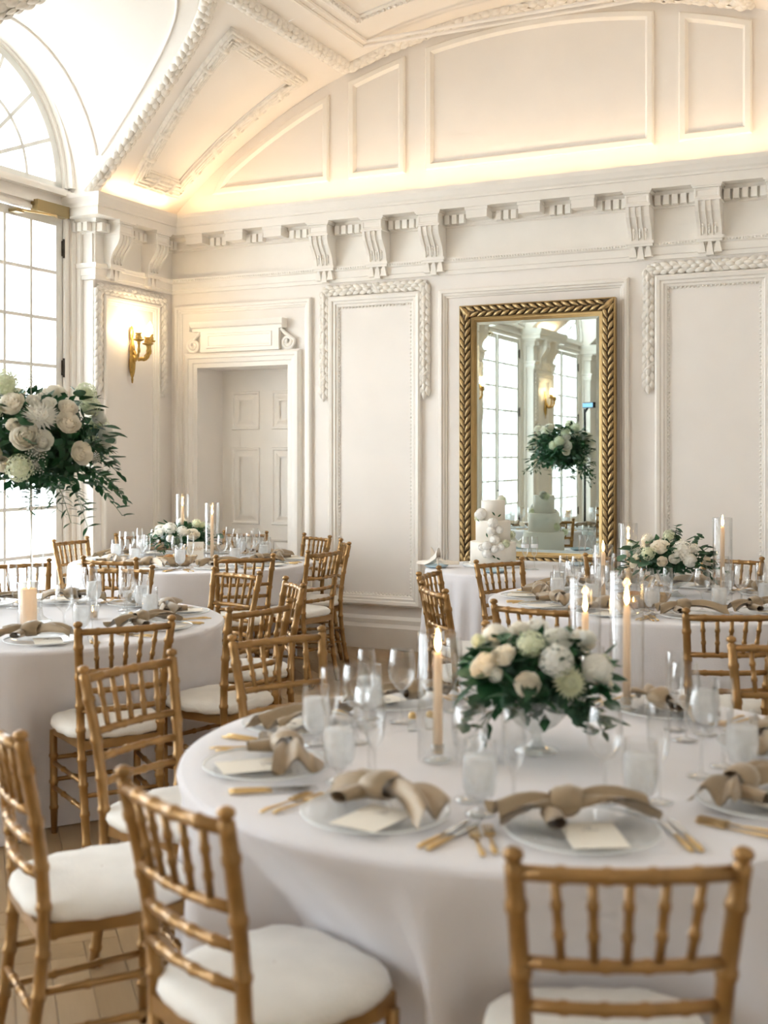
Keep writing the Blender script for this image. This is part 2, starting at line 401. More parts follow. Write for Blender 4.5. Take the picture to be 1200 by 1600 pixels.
# left wall: local x runs along -? world; rotate so that -y(out of wall) points to +x
def mb_left(k): return lambda a: Matrix.Translation((0, -a-PITCH*k, 0)) @ Matrix.Rotation(pi/2, 4, 'Z')
for k in range(NBAY):
    par = tr if k == 0 else bpy.data.objects['trim_%d' % (k+1)]
    wall_row(par, mb_left(k), [.35, .84] if k == 0 else [.27, .76], [], .06, 1.06)
    for a in (.03, .09, .15):              # dentils on the return towards the window
        inst('dentil', dent_me, par, mx=Matrix.Translation((-a, -1.03-PITCH*k, 0)))
# bead course under the frieze
bd = MB()
for i in range(300): bd.ball((.06+i*.022, -.047, 3.072), .008, .008, .008, 6, 4)
o = obj('bead_course', bd, TRIM, tr); o['kind'] = 'stuff'

# ---- wall mouldings
def wall_frame(parent, name, poly, prof, mp, m=TRIM): return obj(name, MB().mould(poly, prof, mp), m, parent, smooth=False)
PF = [(0, 0), (0, .03), (.012, .038), (.030, .038), (.036, .026), (.05, .024), (.056, .014), (.066, .012), (.07, 0)]
PF2 = [(0, 0), (0, .034), (.014, .044), (.036, .040), (.044, .028), (.060, .030), (.068, .018), (.082, .016), (.09, .004), (.09, 0)]
wall_frame(wall_back, 'panel_frame', rect(.05, 1.42, .30, 2.857), PF, BACKM)
wall_frame(wall_back, 'panel_frame', rect(1.585, 2.41, .345, 2.85), PF2, BACKM)
wall_frame(wall_back, 'panel_frame', rect(2.565, 4.07, .345, 2.85), PF, BACKM)
wall_frame(wall_back, 'panel_frame', rect(4.262, 5.085, .345, 2.85), PF2, BACKM)
wall_frame(wall_back, 'panel_frame', rect(5.28, 6.63, .345, 2.85), PF, BACKM)
for a0, a1 in ((1.585, 2.41), (4.262, 5.085)):
    bd = MB(); q = .093
    P = rect(a0+q, a1-q, .345+q, 2.85-q)
    for i in range(4):
        p0, p1 = Vector(P[i]), Vector(P[(i+1) % 4]); n = int((p1-p0).length/.03)
        for j in range(n): c = p0.lerp(p1, j/n); bd.ball((c.x, -.008, c.y), .009, .009, .009, 6, 4)
    o = obj('bead_edge', bd, TRIM, wall_back); o['kind'] = 'stuff'
# baseboard
BB = [(0, 0), (.035, 0), (.035, .17), (.028, .185), (.022, .20), (.022, .235), (.014, .25), (.004, .262), (0, .262)]
bbm = MB()
for a0, a1 in ((0., .15), (1.30, WX)):
    bbm.mould([(a1, 0), (a0, 0)], BB, PLAN, closed=False)
tag(obj('baseboard_back', bbm, TRIM, smooth=False), 'tall white stepped baseboard along the mirror wall', 'baseboard', kind='structure')
bl = MB()
for k in range(NBAY): bl.mould([(0, -PITCH*k-.0), (0, -1.03-PITCH*k), (-.17, -1.03-PITCH*k)], BB, PLAN, closed=False)
tag(obj('baseboard_left', bl, TRIM, smooth=False), 'white baseboard round the window piers', 'baseboard', kind='structure')
# ---- door, casing and overdoor
door = obj('door_1', MB().box(DX0, DX1, .375, .43, 0, DZ), TRIM, smooth=False)
tag(door, 'white six-panel door deep in its recess', 'door', kind='structure')
dc = (DX0+DX1)/2
DB = lambda a, b, h: (a, .375-h, b)
for c0, c1 in ((DX0+.1, dc-.06), (dc+.06, DX1-.1)):
    for z0, z1 in ((.22, .82), (.94, 1.62), (1.78, 2.12)):
        obj('panel', MB().mould(rect(c0, c1, z0, z1), [(0, .001), (.006, .012), (.02, .010), (.028, -.002), (.05, .002), (.075, .010), (.09, .011)], DB), TRIM, door, smooth=False)
obj('knob', MB().ball((DX1-.06, .33, 1.02), .028, .028, .028, 12, 8).tube([(DX1-.06, .375, 1.02), (DX1-.06, .34, 1.02)], .012), BRASS, door)
CAS = [(0, 0), (0, .03), (.02, .046), (.045, .046), (.05, .034), (.085, .03), (.092, .02), (.128, .018), (.128, 0)]
cs = MB().mould([(DX1+.128, 0), (DX1+.128, DZ+.128), (DX0-.128, DZ+.128), (DX0-.128, 0)], CAS, BACKM, closed=False)
casing = obj('trim_6', cs, TRIM, smooth=False); tag(casing, 'moulded white casing framing the recessed door', 'moulding', kind='structure')
od = empty('trim_7'); tag(od, 'white overdoor tablet with scrolled ends above the door', 'moulding', kind='structure')
obj('shelf', MB().mould([(1.179, 0), (.249, 0)], [(0, 2.62), (.05, 2.62), (.055, 2.645), (.075, 2.655), (.09, 2.685), (.095, 2.70), (0, 2.70)], PLAN, closed=False)
    .box(.249, .251, -.09, 0, 2.62, 2.70).box(1.177, 1.179, -.09, 0, 2.62, 2.70), TRIM, od, smooth=False)
obj('tablet', MB().box(.336, 1.123, -.05, 0, 2.44, 2.625).mould(rect(.40, 1.06, 2.47, 2.60), [(0, .05), (.006, .058), (.02, .056), (.026, .05)], BACKM), TRIM, od, smooth=False)
for s, cx in ((-1, .255), (1, 1.205)):
    pts = []
    for i in range(30):
        a = i/29*3.6*pi; r = .012+.050*(i/29)
        pts.append((cx+s*(-r*cos(a))*-1*0+r*cos(a+pi/2)*s, -.03, 2.50+r*sin(a+pi/2)))
    pts += [(cx-s*.02, -.03, 2.57), (cx-s*.055, -.03, 2.60), (cx-s*.07, -.03, 2.615)]
    obj('scroll', MB().tube(pts, .016, 6).box(cx-.075, cx+.06, -.022, 0, 2.44, 2.53), TRIM, od)
# ---- lunette panels above the cornice
def arc_poly(x0, x1, z0, off=.09, n=10):
    top = [(x1+(x0-x1)*i/n, zmain(x1+(x0-x1)*i/n)-off) for i in range(n+1)]
    return [(x0, z0), (x1, z0)]+top
LPF = [(0, 0), (0, .022), (.010, .03), (.045, .03), (.052, .02), (.062, .006), (.066, -.004), (.066, 0)]
def tri_poly():
    x0, x1, z0 = .44, 1.58, 3.80; n = 10
    pts = [(x0, z0), (x1, z0)]
    for i in range(n+1):
        x = x1+(x0+.12-x1)*i/n; pts.append((x, max(z0+.02, zmain(x)-.10)))
    return pts
zz = 3.80
for poly in (tri_poly(), arc_poly(1.765, 2.27, zz), arc_poly(2.45, 4.25, zz, n=20), arc_poly(4.43, 4.935, zz), [(6.7-a, b) for a, b in tri_poly()][::-1]):
    wall_frame(wall_back, 'lunette_panel', poly, LPF, BACKM)

# ---- carved leaf garlands (base roll with laurel leaves as pieces)
def leaf_mesh(name, m, L, Wd, dome, tip=1.3, nx=5):
    mb = MB(); rows = []
    for i in range(nx+1):
        u = i/nx; w = Wd*.5*(sin(pi*min(1, u*.98+.02))**.75)*(1 if u < .6 else 1-(u-.6)*.35)
        x = L*(u-.5); hz = dome*sin(pi*(.1+.85*u))
        rows.append([(x, -w, hz*.15), (x, -w*.5, hz*.8), (x, 0, hz*.82), (x, w*.5, hz*.8), (x, w, hz*.15)])
    mb.grid(rows)
    return mb.mesh(name, m)
LAUREL = leaf_mesh('leaf', ORNA, .082, .044, .030)
def resample(pts, step):
    pts = [Vector(p) for p in pts]; out = [pts[0]]; acc = 0.
    for a, b in zip(pts, pts[1:]):
        d = (b-a).length; s = step-acc
        while s <= d+1e-9: out.append(a.lerp(b, s/d)); s += step
        acc = (acc+d) % step if d+acc >= step else acc+d
    return out
def garland(parent, pts, nf, width, step, leaf=LAUREL, ls=1., ribbons=(), base_m=ORNA, rows=(-1, 0, 1), name='garland', jit=.08):
    P = resample(pts, step*.5)
    mb = MB(); R = []
    Nn = len(P); T = []
    for i, p in enumerate(P):
        t = (P[min(i+1, Nn-1)]-P[max(i-1, 0)]).normalized(); n = Vector(nf(p)).normalized(); s = t.cross(n).normalized(); T.append((t, n, s))
        R.append([tuple(p+s*(width*.5*cos(a))+n*(width*.28*sin(a))) for a in [pi*j/6 for j in range(7)]])
    mb.grid(R); g = obj(name, mb, base_m, parent)
    for i in range(1, Nn-1, 2):
        t, n, s = T[i]; p = P[i]
        for j in rows:
            if j == 0 and len(rows) == 3: q = P[min(i+1, Nn-1)]
            else: q = p
            jj = j*(.30 if len(rows) == 3 else .24)
            pos = q+s*(width*jj)+n*(width*(.24-.10*abs(j)))
            jt = R_.uniform(-jit, jit); xd = t+s*(.42*j+jt)+n*R_.uniform(.16, .34); zd = n+s*(.7*j+R_.uniform(-jit, jit))
            k = ls*R_.uniform(.9, 1.1)
            m = frame_mx(pos, xd, zd) @ Matrix.Diagonal((k, k, k, 1))
            inst('leaf', leaf, g, mx=m)
    L = len(P)
    for u in ribbons:
        i = min(L-2, max(1, int(u*L))); t, n, s = T[i]; p = P[i]
        for d in (-1, 1) if u == .5 else (1,):
            b = MB(); rr = []
            for q in range(9):
                a = pi*q/8; c = p+s*(width*.56*cos(a))+n*(width*.42*sin(a)+.004)+t*(width*.45*cos(a)*d)
                rr.append([tuple(c-t*.014), tuple(c+n*.005-t*.005), tuple(c+n*.005+t*.005), tuple(c+t*.014)])
            b.grid(rr); obj('ribbon', b, ORNA, g)
    return g
NB = lambda p: (0, -1, 0)
NL = lambda p: (1, 0, 0)
def wall_garland(parent, a0, a1, zt, zb, mp, nf):
    w = .082; q = w/2; mid = (a0+a1)/2
    garland(parent, [mp(a0+q, zt-q, .004), mp(a0+q, zb, .004)], nf, w, .062, ribbons=(.36, .8))
    garland(parent, [mp(a1-q, zt-q, .004), mp(a1-q, zb, .004)], nf, w, .062, ribbons=(.36, .8))
    garland(parent, [mp(mid, zt-q, .004), mp(a0+q*.3, zt-q, .004)], nf, w, .062)
    garland(parent, [mp(mid, zt-q, .004), mp(a1-q*.3, zt-q, .004)], nf, w, .062, ribbons=(.02,))
wall_garland(wall_back, 1.502, 2.484, 2.94, 2.03, BACKM, NB)
wall_garland(wall_back, 4.172, 5.165, 2.94, 2.03, BACKM, NB)
for k in (0, 2, 3):
    off = PITCH*k; c = .577 if k == 0 else .515
    if k == 0: wall_garland(wall_left, .10, 1.055-.005, 2.94, 2.05, lambda a, b, h: (h, -a, b), NL)
    else: wall_garland(wall_left, off+.05, off+.98, 2.94, 2.05, lambda a, b, h: (h, -a, b), NL)
    wall_frame(wall_left, 'panel_frame', rect(off+c-.375, off+c+.375, .345, 2.853), PF, lambda a, b, h: (h, -a, b))
wall_frame(wall_left, 'panel_frame', rect(PITCH+.14, PITCH+.89, .345, 2.853), PF, lambda a, b, h: (h, -a, b))

# ---- ceiling ornaments
def vn(p):                                   # inward normal of the barrel vault
    return Vector((3.35-p[0], 0, .01-p[2])).normalized()
def VM(x, y, h):
    p = Vector((x, y, zmain(x))); return tuple(p+vn(p)*h)
VA = 1.79                                    # where the groins reach the long garland
def groin(yc, sgn, n=24):
    pts = []
    for i in range(n+1):
        z = zmain(.02)+(ZS+RC-.004-zmain(.02))*sin(pi/2*i/n)
        dy = sqrt(max(0, RC**2-(z-ZS)**2)); pts.append((xmain(z), yc+sgn*dy, z))
    return pts
def gn(p): return Vector((1.0, 0, -1.25)).normalized()
BIGL = leaf_mesh('leaf', ORNA, .10, .062, .03)
garland(ceiling, groin(WINC, 1), gn, .135, .075, BIGL, jit=.55)
garland(ceiling, groin(WINC, -1), gn, .135, .075, BIGL, jit=.55)
GW = .125
garland(ceiling, [(VA, y, zmain(VA)) for y in [-.06-.1*i for i in range(33)]], vn, GW, .075, BIGL, jit=.55)
garland(ceiling, [(x, -.085, zmain(x)) for x in [VA+.0+.06*i for i in range(53)]], vn, GW, .075, BIGL, jit=.55)
garland(ceiling, [(6.7-VA, y, zmain(VA)) for y in [-.06-.1*i for i in range(12)]], vn, GW, .075, BIGL, jit=.55)
for pr in (2.02, 2.08):
    obj('field_moulding', MB().mould([(pr, -.28), (6.7-pr, -.28), (6.7-pr, -3.6), (pr, -3.6)][::-1] if False else [(pr, -3.6), (6.7-pr, -3.6), (6.7-pr, -.28-(pr-2.02)), (pr, -.28-(pr-2.02))],
        [(0, 0), (0, .012), (.012, .02), (.024, .012), (.024, 0)], lambda a, b, h: VM(a, b, h)), PLASTER, ceiling, smooth=False)
def dense(poly, n=16):
    out = []
    for i in range(len(poly)):
        a, b = Vector(poly[i]), Vector(poly[(i+1) % len(poly)]); out += [tuple(a.lerp(b, j/n)) for j in range(n)]
    return out
obj('field_moulding', MB().mould(dense([(2.16, -3.4), (4.54, -3.4), (4.54, -.68), (2.16, -.68)]), [(0, 0), (0, .02), (.02, .035), (.05, .035), (.06, .02), (.085, .012), (.085, 0)], VM), PLASTER, ceiling, smooth=False)
dl = MB()                                    # leaf-and-dart row on the inner field moulding
for i in range(60): dl.ball(VM(2.215, -.72-.045*i, .03), .014, .016, .014, 6, 4)
for i in range(50): dl.ball(VM(2.20+.046*i, -.735, .03), .016, .014, .014, 6, 4)
o = obj('leaf_row', dl, PLASTER, ceiling); o['kind'] = 'stuff'
# reeded frame with ribbon bands on the vault between window and end wall
FR = [(.16, -.16), (1.52, -.27), (1.57, -1.45), (.16, -.80)]
for fr in (FR, [(a, -b) for a, b in []]):
    if not fr: continue
    reed = [(0, 0)]
    for r in range(5):
        c = .012+r*.025
        for j in range(5): a = pi*j/4; reed.append((c-.0115*cos(a)+.0005, .022+.010*sin(a)+.014*sin(pi*(r+.5)/5)))
    reed += [(.126, .02), (.126, 0)]
    poly = dense([fr[0], fr[3], fr[2], fr[1]], 14)
    rf = obj('reeded_frame', MB().mould(poly, reed, VM), ORNA, ceiling)
    obj('inner_step', MB().mould(dense([(.30, -.31), (1.39, -.39), (1.43, -1.25), (.30, -.71)], 14), [(0, 0), (0, .012), (.01, .018), (.018, 0)], VM), PLASTER, rf, smooth=False)
    cs_ = [fr[0], fr[1], fr[2], fr[3]]
    cen = Vector((sum(c[0] for c in cs_)/4, sum(c[1] for c in cs_)/4))
    for i in range(4):
        a, b = Vector(cs_[i]), Vector(cs_[(i+1) % 4]); L = (b-a).length; n = max(2, int(L/.20)); d = (b-a).normalized(); nn = Vector((-d.y, d.x))
        if nn.dot(cen-a) < 0: nn = -nn
        for j in range(1, n):
            c = a.lerp(b, j/n); mbb = MB(); rr = []
            for q in range(7):
                u = q/6; cc = c+nn*(.126*u)+d*(.06*(u-.5)); hh = .028+.02*sin(pi*u)
                rr.append([VM(*(cc-d*.026), hh*.8), VM(*(cc-d*.010), hh+.006), VM(*(cc+d*.010), hh+.006), VM(*(cc+d*.026), hh*.8)])
            mbb.grid(rr); obj('ribbon', mbb, ORNA, rf)
            for sg in (-1, 1):
                for q in range(1):
                    pos = VM(*(c+nn*(.04+.05*q)+d*(sg*.045)), .045); p2 = VM(*(c+nn*(.04+.05*q)+d*(sg*.075)), .045)
                    inst('leaf', LAUREL, rf, mx=frame_mx(pos, Vector(p2)-Vector(pos), vn(pos)) @ Matrix.Scale(.55, 4))
# line moulding on the cross vault over the first window
def cross_pt(t, x, h=.0):
    r = RC-h; return (x, WINC+r*cos(t), ZS+r*sin(t))
for sgn in (1, -1):
    pts = []
    for i in range(25):
        t = radians(16)+(pi/2-radians(16))*i/24; z = ZS+RC*sin(t); pts.append(cross_pt(t if sgn > 0 else pi-t, .13, .006))
    pts2 = []
    for i in range(25):
        t = radians(16)+(pi/2-radians(22))*i/24; z = ZS+RC*sin(t); xg = max(0., xmain(max(z, zmain(0)))); pts2.append(cross_pt(t if sgn > 0 else pi-t, max(.13, xg-.17-.10*i/24), .006))
    obj('line_moulding', MB().tube(pts, .011, 6).tube(pts2, .011, 6), PLASTER, ceiling)
# cove lamps lying behind the cornice edge (they light the lunette and the vault foot)
cove = empty('cove_lights', (0, 0, 0)); tag(cove, 'warm cove lamps hidden behind the cornice edge', 'cove light')
def cove_strip(p0, p1):
    p0, p1 = Vector(p0), Vector(p1); n = max(2, int((p1-p0).length/.33))
    for i in range(n):
        c = p0.lerp(p1, (i+.5)/n); obj('lamp', MB().ball((0, 0, 0), .022, .022, .012, 8, 5), COVE, cove, loc=c)
cove_strip((.25, -.08, 3.626), (6.4, -.08, 3.626)); cove_strip((.08, -.25, 3.626), (.08, -1.0, 3.626))
def cove_light(loc, sx, sy, power, rz=0.):
    o = area_light('cove_light', loc, (pi, 0, rz), sx, sy, power, (1, .70, .42)); o.parent = cove; return o
cove_light((3.35, -.16, 3.645), 6.2, .05, 6.5)
cove_light((.15, -.62, 3.645), .05, .8, .7)
for k in (1, 2, 3): cove_light((.09, -.5-PITCH*k, 3.645), .05, .8, 1.3)

# ================================================================== WINDOWS
def make_window():
    w = empty('window_1'); H0, H1 = .02, 3.44; X0, X1 = -.245, -.20
    cols = 3; rows = 8
    for s in (1, -1):
        lf = MB(); ya, yb = WINC+s*1.005, WINC+s*.012
        y0, y1 = min(ya, yb), max(ya, yb)
        st = .072
        lf.box(X0, X1, y0, y0+st, H0, H1); lf.box(X0, X1, y1-st, y1, H0, H1)
        lf.box(X0, X1, y0+st, y1-st, H1-.07, H1); lf.box(X0, X1, y0+st, y1-st, H0, .40)
        leafo = obj('door_leaf', lf, WFRAME, w, smooth=False)
        gy0, gy1, gz0, gz1 = y0+st, y1-st, .40, H1-.07
        pw = (gy1-gy0)/cols; ph = (gz1-gz0)/rows; mw = .0135
        vm = MB().box(X0+.006, X1+.004, -mw, mw, gz0, gz1).mesh('muntin', WFRAME, False)
        hm = MB().box(X0+.004, X1+.002, gy0, gy1, -mw, mw).mesh('muntin', WFRAME, False)
        for c in range(1, cols): inst('muntin', vm, leafo, loc=(0, gy0+pw*c, 0))
        for r in range(1, rows): inst('muntin', hm, leafo, loc=(0, 0, gz0+ph*r))
        pn = MB().box(-.226, -.222, mw*.6, pw-mw*.6, mw*.6, ph-mw*.6).mesh('pane', PANE, False)
        for c in range(cols):
            for r in range(rows): inst('pane', pn, leafo, loc=(0, gy0+pw*c, gz0+ph*r))
        for z in (.5, 2.25, 3.2):
            obj('hinge', MB().box(-.205, -.182, ya-.012, ya+.012, z-.06, z+.06).tube([(-.185, ya, z-.075), (-.185, ya, z+.075)], .009, 8), DARK, leafo, smooth=False)
        if s == 1: obj('handle', MB().tube([(-.18, y0+.03, 1.0), (-.15, y0+.03, 1.0), (-.15, y0+.12, 1.0)], .01, 8), DARK, leafo)
    # transom mouldings
    obj('transom', MB().box(-.17, -.14, WINC-1.06, WINC+1.06, 3.50, 3.53).box(-.17, -.11, WINC-1.06, WINC+1.06, 3.60, 3.64).box(-.20, -.155, WINC-1.01, WINC+1.01, 3.445, 3.475), TRIM, w, smooth=False)
    # arched light
    zc = 3.68; n = 36
    def ring(r0, r1, x0, x1, a0=0., a1=pi, m=n):
        mb = MB(); rr = []
        for i in range(m+1):
            a = a0+(a1-a0)*i/m; rr.append([(x, WINC+r*cos(a), zc+r*sin(a)) for x, r in ((x0, r0), (x1, r0), (x1, r1), (x0, r1))])
        return mb.grid(rr, closeu=True)
    obj('arch_frame', ring(.93, 1.0, -.245, -.20).box(-.245, -.2, WINC-1, WINC+1, 3.665, 3.72), WFRAME, w, smooth=False)
    obj('arch_moulding', ring(1.0, 1.03, -.21, -.17), TRIM, w, smooth=False)
    obj('arch_moulding', ring(1.03, 1.07, -.21, -.12), TRIM, w, smooth=False)
    obj('arch_muntin', ring(.595, .625, -.24, -.20), WFRAME, w, smooth=False)
    obj('arch_muntin', ring(.255, .285, -.24, -.20), WFRAME, w, smooth=False)
    A = [pi*i/8 for i in range(9)]
    for a in A[1:-1]:
        c, s_ = cos(a), sin(a); r0, r1 = .27, .94
        p, q = (WINC+r0*c, zc+r0*s_), (WINC+r1*c, zc+r1*s_); nx, nz = -s_*.015, c*.015
        obj('arch_muntin', MB().prism([(p[0]-nx, p[1]-nz), (q[0]-nx, q[1]-nz), (q[0]+nx, q[1]+nz), (p[0]+nx, p[1]+nz)], -.24, -.20, lambda a_, b_, h: (h, a_, b_)), WFRAME, w, smooth=False)
    for r0, r1 in ((.60, .935), (.27, .60)):
        for i in range(8): obj('arch_pane', ring(r0+.012, r1-.004, -.226, -.222, A[i]+.012, A[i+1]-.012, 4), PANE, w, smooth=False)
    obj('arch_pane', ring(.004, .262, -.226, -.222, .03, pi-.03, 10), PANE, w, smooth=False)
    # jamb casing strips
    for s in (1, -1):
        j = MB()
        for d0, d1, x1 in ((1.01, 1.045, -.175), (1.045, 1.075, -.185), (1.075, 1.125, -.16), (1.125, 1.165, -.12)):
            y0, y1 = sorted((WINC+s*d0, WINC+s*d1)); j.box(-.21, x1, y0, y1, 0, 3.45)
        obj('jamb', j, TRIM, w, smooth=False)
    return w
def copy_tree(o, parent=None):
    c = o.copy(); COL.objects.link(c); c.parent = parent
    for ch in list(o.children): copy_tree(ch, c)
    return c
win = make_window()
tag(win, 'white arched french window by the corner sconce, panes blown out', 'window', kind='structure')
for k, lb in ((1, 'second tall french window from the corner with arched top'), (2, 'tall french window seen in the mirror beside its first sconce'), (3, 'tall french window seen in the mirror behind the tall bouquet')):
    c = copy_tree(win); c.name = 'window_%d' % (k+1); c.location.y = -PITCH*k; c['label'] = lb
# ---- door closers
def closer(k, label):
    e = empty('door_closer', (0, -PITCH*k, 0)); tag(e, label, 'door closer', 'door closers over the french doors')
    b = MB().box(-.17, -.10, -1.575, -1.215, 3.425, 3.515); obj('cover', b, CLOSER, e, smooth=False)
    obj('arm', MB().tube([(-.13, -1.33, 3.42), (-.06, -1.42, 3.41), (-.10, -1.74, 3.40)], .009, 8), BRASS, e)
    obj('shoe', MB().box(-.2, -.12, -1.78, -1.70, 3.385, 3.41), CLOSER, e, smooth=False)
closer(0, 'bronze door closer box with folding arm above the french door')
closer(2, 'door closer seen in the mirror above its middle french door')
# ---- pilaster strip on the window side of each pier
for k in range(NBAY):
    y = -1.03-PITCH*k
    obj('pilaster', MB().box(-.075, -.004, y-.018, y, .27, 2.955).box(-.07, -.012, y-.02, y, 3.10, 3.345), TRIM, wall_left, smooth=False)

# ================================================================== SCONCES
def sconce_parts():
    P = []
    b = MB().lathe([(.004, -.22), (.010, -.215), (.014, -.19), (.012, -.175), (.022, -.16), (.034, -.13), (.042, -.08), (.044, -.04), (.036, -.02), (.030, 0), (.036, .03), (.034, .07), (.024, .10), (.018, .125), (.02, .135), (.004, .14)], 10)
    b.v = [(x*.6+.025, y*.72, z*1.05) for x, y, z in b.v]; P.append(('backplate', b, GILT))
    for i, (yy, xx, zz) in enumerate(((-.075, .15, .115), (.075, .15, .115), (.0, .185, .085))):
        p = [(.04, 0, .0+.02*i), (.075, yy*.35, -.045+.01*i), (xx*.8, yy*.85, -.03), (xx, yy, .02), (xx, yy, zz)]
        q = []
        for a, c in zip(p, p[1:]):
            for t in range(5): q.append(tuple(Vector(a).lerp(Vector(c), t/5)))
        q.append(p[-1])
        P.append(('arm', MB().tube(q, [.012+.003*sin(j*1.7) for j in range(len(q))], 8), GILT))
        P.append(('drip_cup', MB().lathe([(.008, zz-.012), (.036, zz), (.044, zz+.010), (.040, zz+.012), (.01, zz+.006)], 12, (xx, yy, 0), wob=lambda k, z: 1+.12*(k % 2)), GILT))
        P.append(('socket', MB().lathe([(.012, zz), (.026, zz+.008), (.028, zz+.03), (.022, zz+.05), (.030, zz+.062), (.024, zz+.064), (.01, zz+.06)], 12, (xx, yy, 0), wob=lambda k, z: 1+.10*(k % 2)), GILT))
        P.append(('bulb', MB().lathe([(.008, zz+.06), (.020, zz+.085), (.023, zz+.105), (.018, zz+.13), (.008, zz+.155), (.001, zz+.17)], 12, (xx, yy, 0)), GLOW))
    lf = MB().lathe([(.004, .1), (.02, .14), (.026, .19), (.018, .235), (.004, .25)], 8); lf.v = [(x*.35+.02, y, z) for x, y, z in lf.v]
    P.append(('crest', lf, GILT))
    return [(n, mb.mesh(n, m)) for n, mb, m in P]
SP = sconce_parts()
for k, lb in ((0, 'three-light gilt wall sconce on the pier beside the corner'), (1, 'three-light gilt wall sconce on the second window pier'),
              (2, 'three-light gilt sconce seen at the mirror edge beside its frame'), (3, 'three-light gilt sconce seen in the mirror between two french windows')):
    e = empty('wall_sconce', (.004, -.59-PITCH*k+(.04 if k else 0), 2.385)); tag(e, lb, 'wall sconce', 'gilt wall sconces on the window piers')
    arm = None
    for n, me in SP:
        q = inst(n, me, arm if n in ('drip_cup', 'socket', 'bulb') else e)
        if n == 'arm': arm = q
    for yy in (-.07, .07):
        d = bpy.data.lights.new('bulb_light', 'POINT'); d.energy = .85; d.color = (1, .68, .36); d.shadow_soft_size = .03
        l = bpy.data.objects.new('bulb_light', d); COL.objects.link(l); l.parent = e; l.location = (.16, yy, .24)

# ================================================================== GILT MIRROR
MX0, MX1, MZ0, MZ1 = 2.775, 3.985, .70, 2.70
mir = empty('wall_mirror', (0, -.045, 0)); tag(mir, 'tall mirror in a carved gilt leaf frame behind the cake', 'mirror')
obj('back_board', MB().box(MX0+.01, MX1-.01, -.012, .0, MZ0+.01, MZ1-.01), FDARK, mir, smooth=False)
FWD = .088
obj('frame', MB().mould(rect(MX0, MX1, MZ0, MZ1), [(0, 0), (0, .055), (.006, .062), (.012, .055), (.016, .048), (.03, .060), (.05, .062), (.07, .052), (.080, .042), (.084, .046), (.088, .040), (.088, 0)], BACKM), FDARK, mir)
obj('outer_edge', MB().mould(rect(MX0-.004, MX1+.004, MZ0-.004, MZ1+.004), [(0, 0), (0, .056), (.003, .062), (.008, .062), (.011, .05)], BACKM), FSLIP, mir)
obj('slip', MB().mould(rect(MX0+FWD, MX1-FWD, MZ0+FWD, MZ1-FWD), [(-.004, 0), (-.004, .044), (.006, .048), (.012, .040), (.018, .042), (.024, .030), (.032, .030), (.036, .020), (.038, .012)], BACKM), FSLIP, mir)
gi = FWD+.036; g0, g1, h0, h1 = MX0+gi, MX1-gi, MZ0+gi, MZ1-gi; bv = .022
obj('glass', MB().add([(g0+bv, -.020, h0+bv), (g1-bv, -.020, h0+bv), (g1-bv, -.020, h1-bv), (g0+bv, -.020, h1-bv)], [(0, 1, 2, 3)]), MIRROR, mir, smooth=False)
obj('bevel', MB().mould(rect(g0, g1, h0, h1), [(0, .0165), (bv, .020)], BACKM), MIRROR, mir, smooth=False)
FLEAF = leaf_mesh('leaf', FGOLD, .092, .027, .022)
def frame_leaves(p0, p1, inward):
    p0, p1 = Vector(p0), Vector(p1); t = (p1-p0).normalized(); n = Vector((0, -1, 0)); s = t.cross(n); L = (p1-p0).length; N = int(L/.060)
    for i in range(N):
        for j in (-1, 1):
            c = p0+t*(L*(i+.5+.25*j)/N)+s*(.021*j)+n*.060
            inst('leaf', FLEAF, mir, mx=frame_mx(c, t+s*(.62*j)+n*.16, n+s*(.45*j)))
q = .046
cxm = (MX0+MX1)/2
frame_leaves((MX0+q, 0, MZ0+.05), (MX0+q, 0, MZ1-.06), 1); frame_leaves((MX1-q, 0, MZ0+.05), (MX1-q, 0, MZ1-.06), 1)
frame_leaves((MX1-.07, 0, MZ1-q), (MX0+.07, 0, MZ1-q), 1); frame_leaves((MX1-.07, 0, MZ0+q), (MX0+.07, 0, MZ0+q), 1)
for cx_, cz_, a in ((MX0+q, MZ1-q, -pi/4), (MX1-q, MZ1-q, pi/4), (MX0+q, MZ0+q, pi/4), (MX1-q, MZ0+q, -pi/4)):
    d = Vector((cos(a), 0, sin(a)))
    obj('corner_leaf', MB().grid([[tuple(Vector((cx_, -.064, cz_))+d*(.055*u)+Vector((-d.z, 0, d.x))*(w*.022*cos(u*1.4))+Vector((0, -.010*(1-w*w), 0))) for w in (-1, -.5, 0, .5, 1)] for u in (-1, -.6, -.2, .2, .6, 1)]), FGOLD, mir)

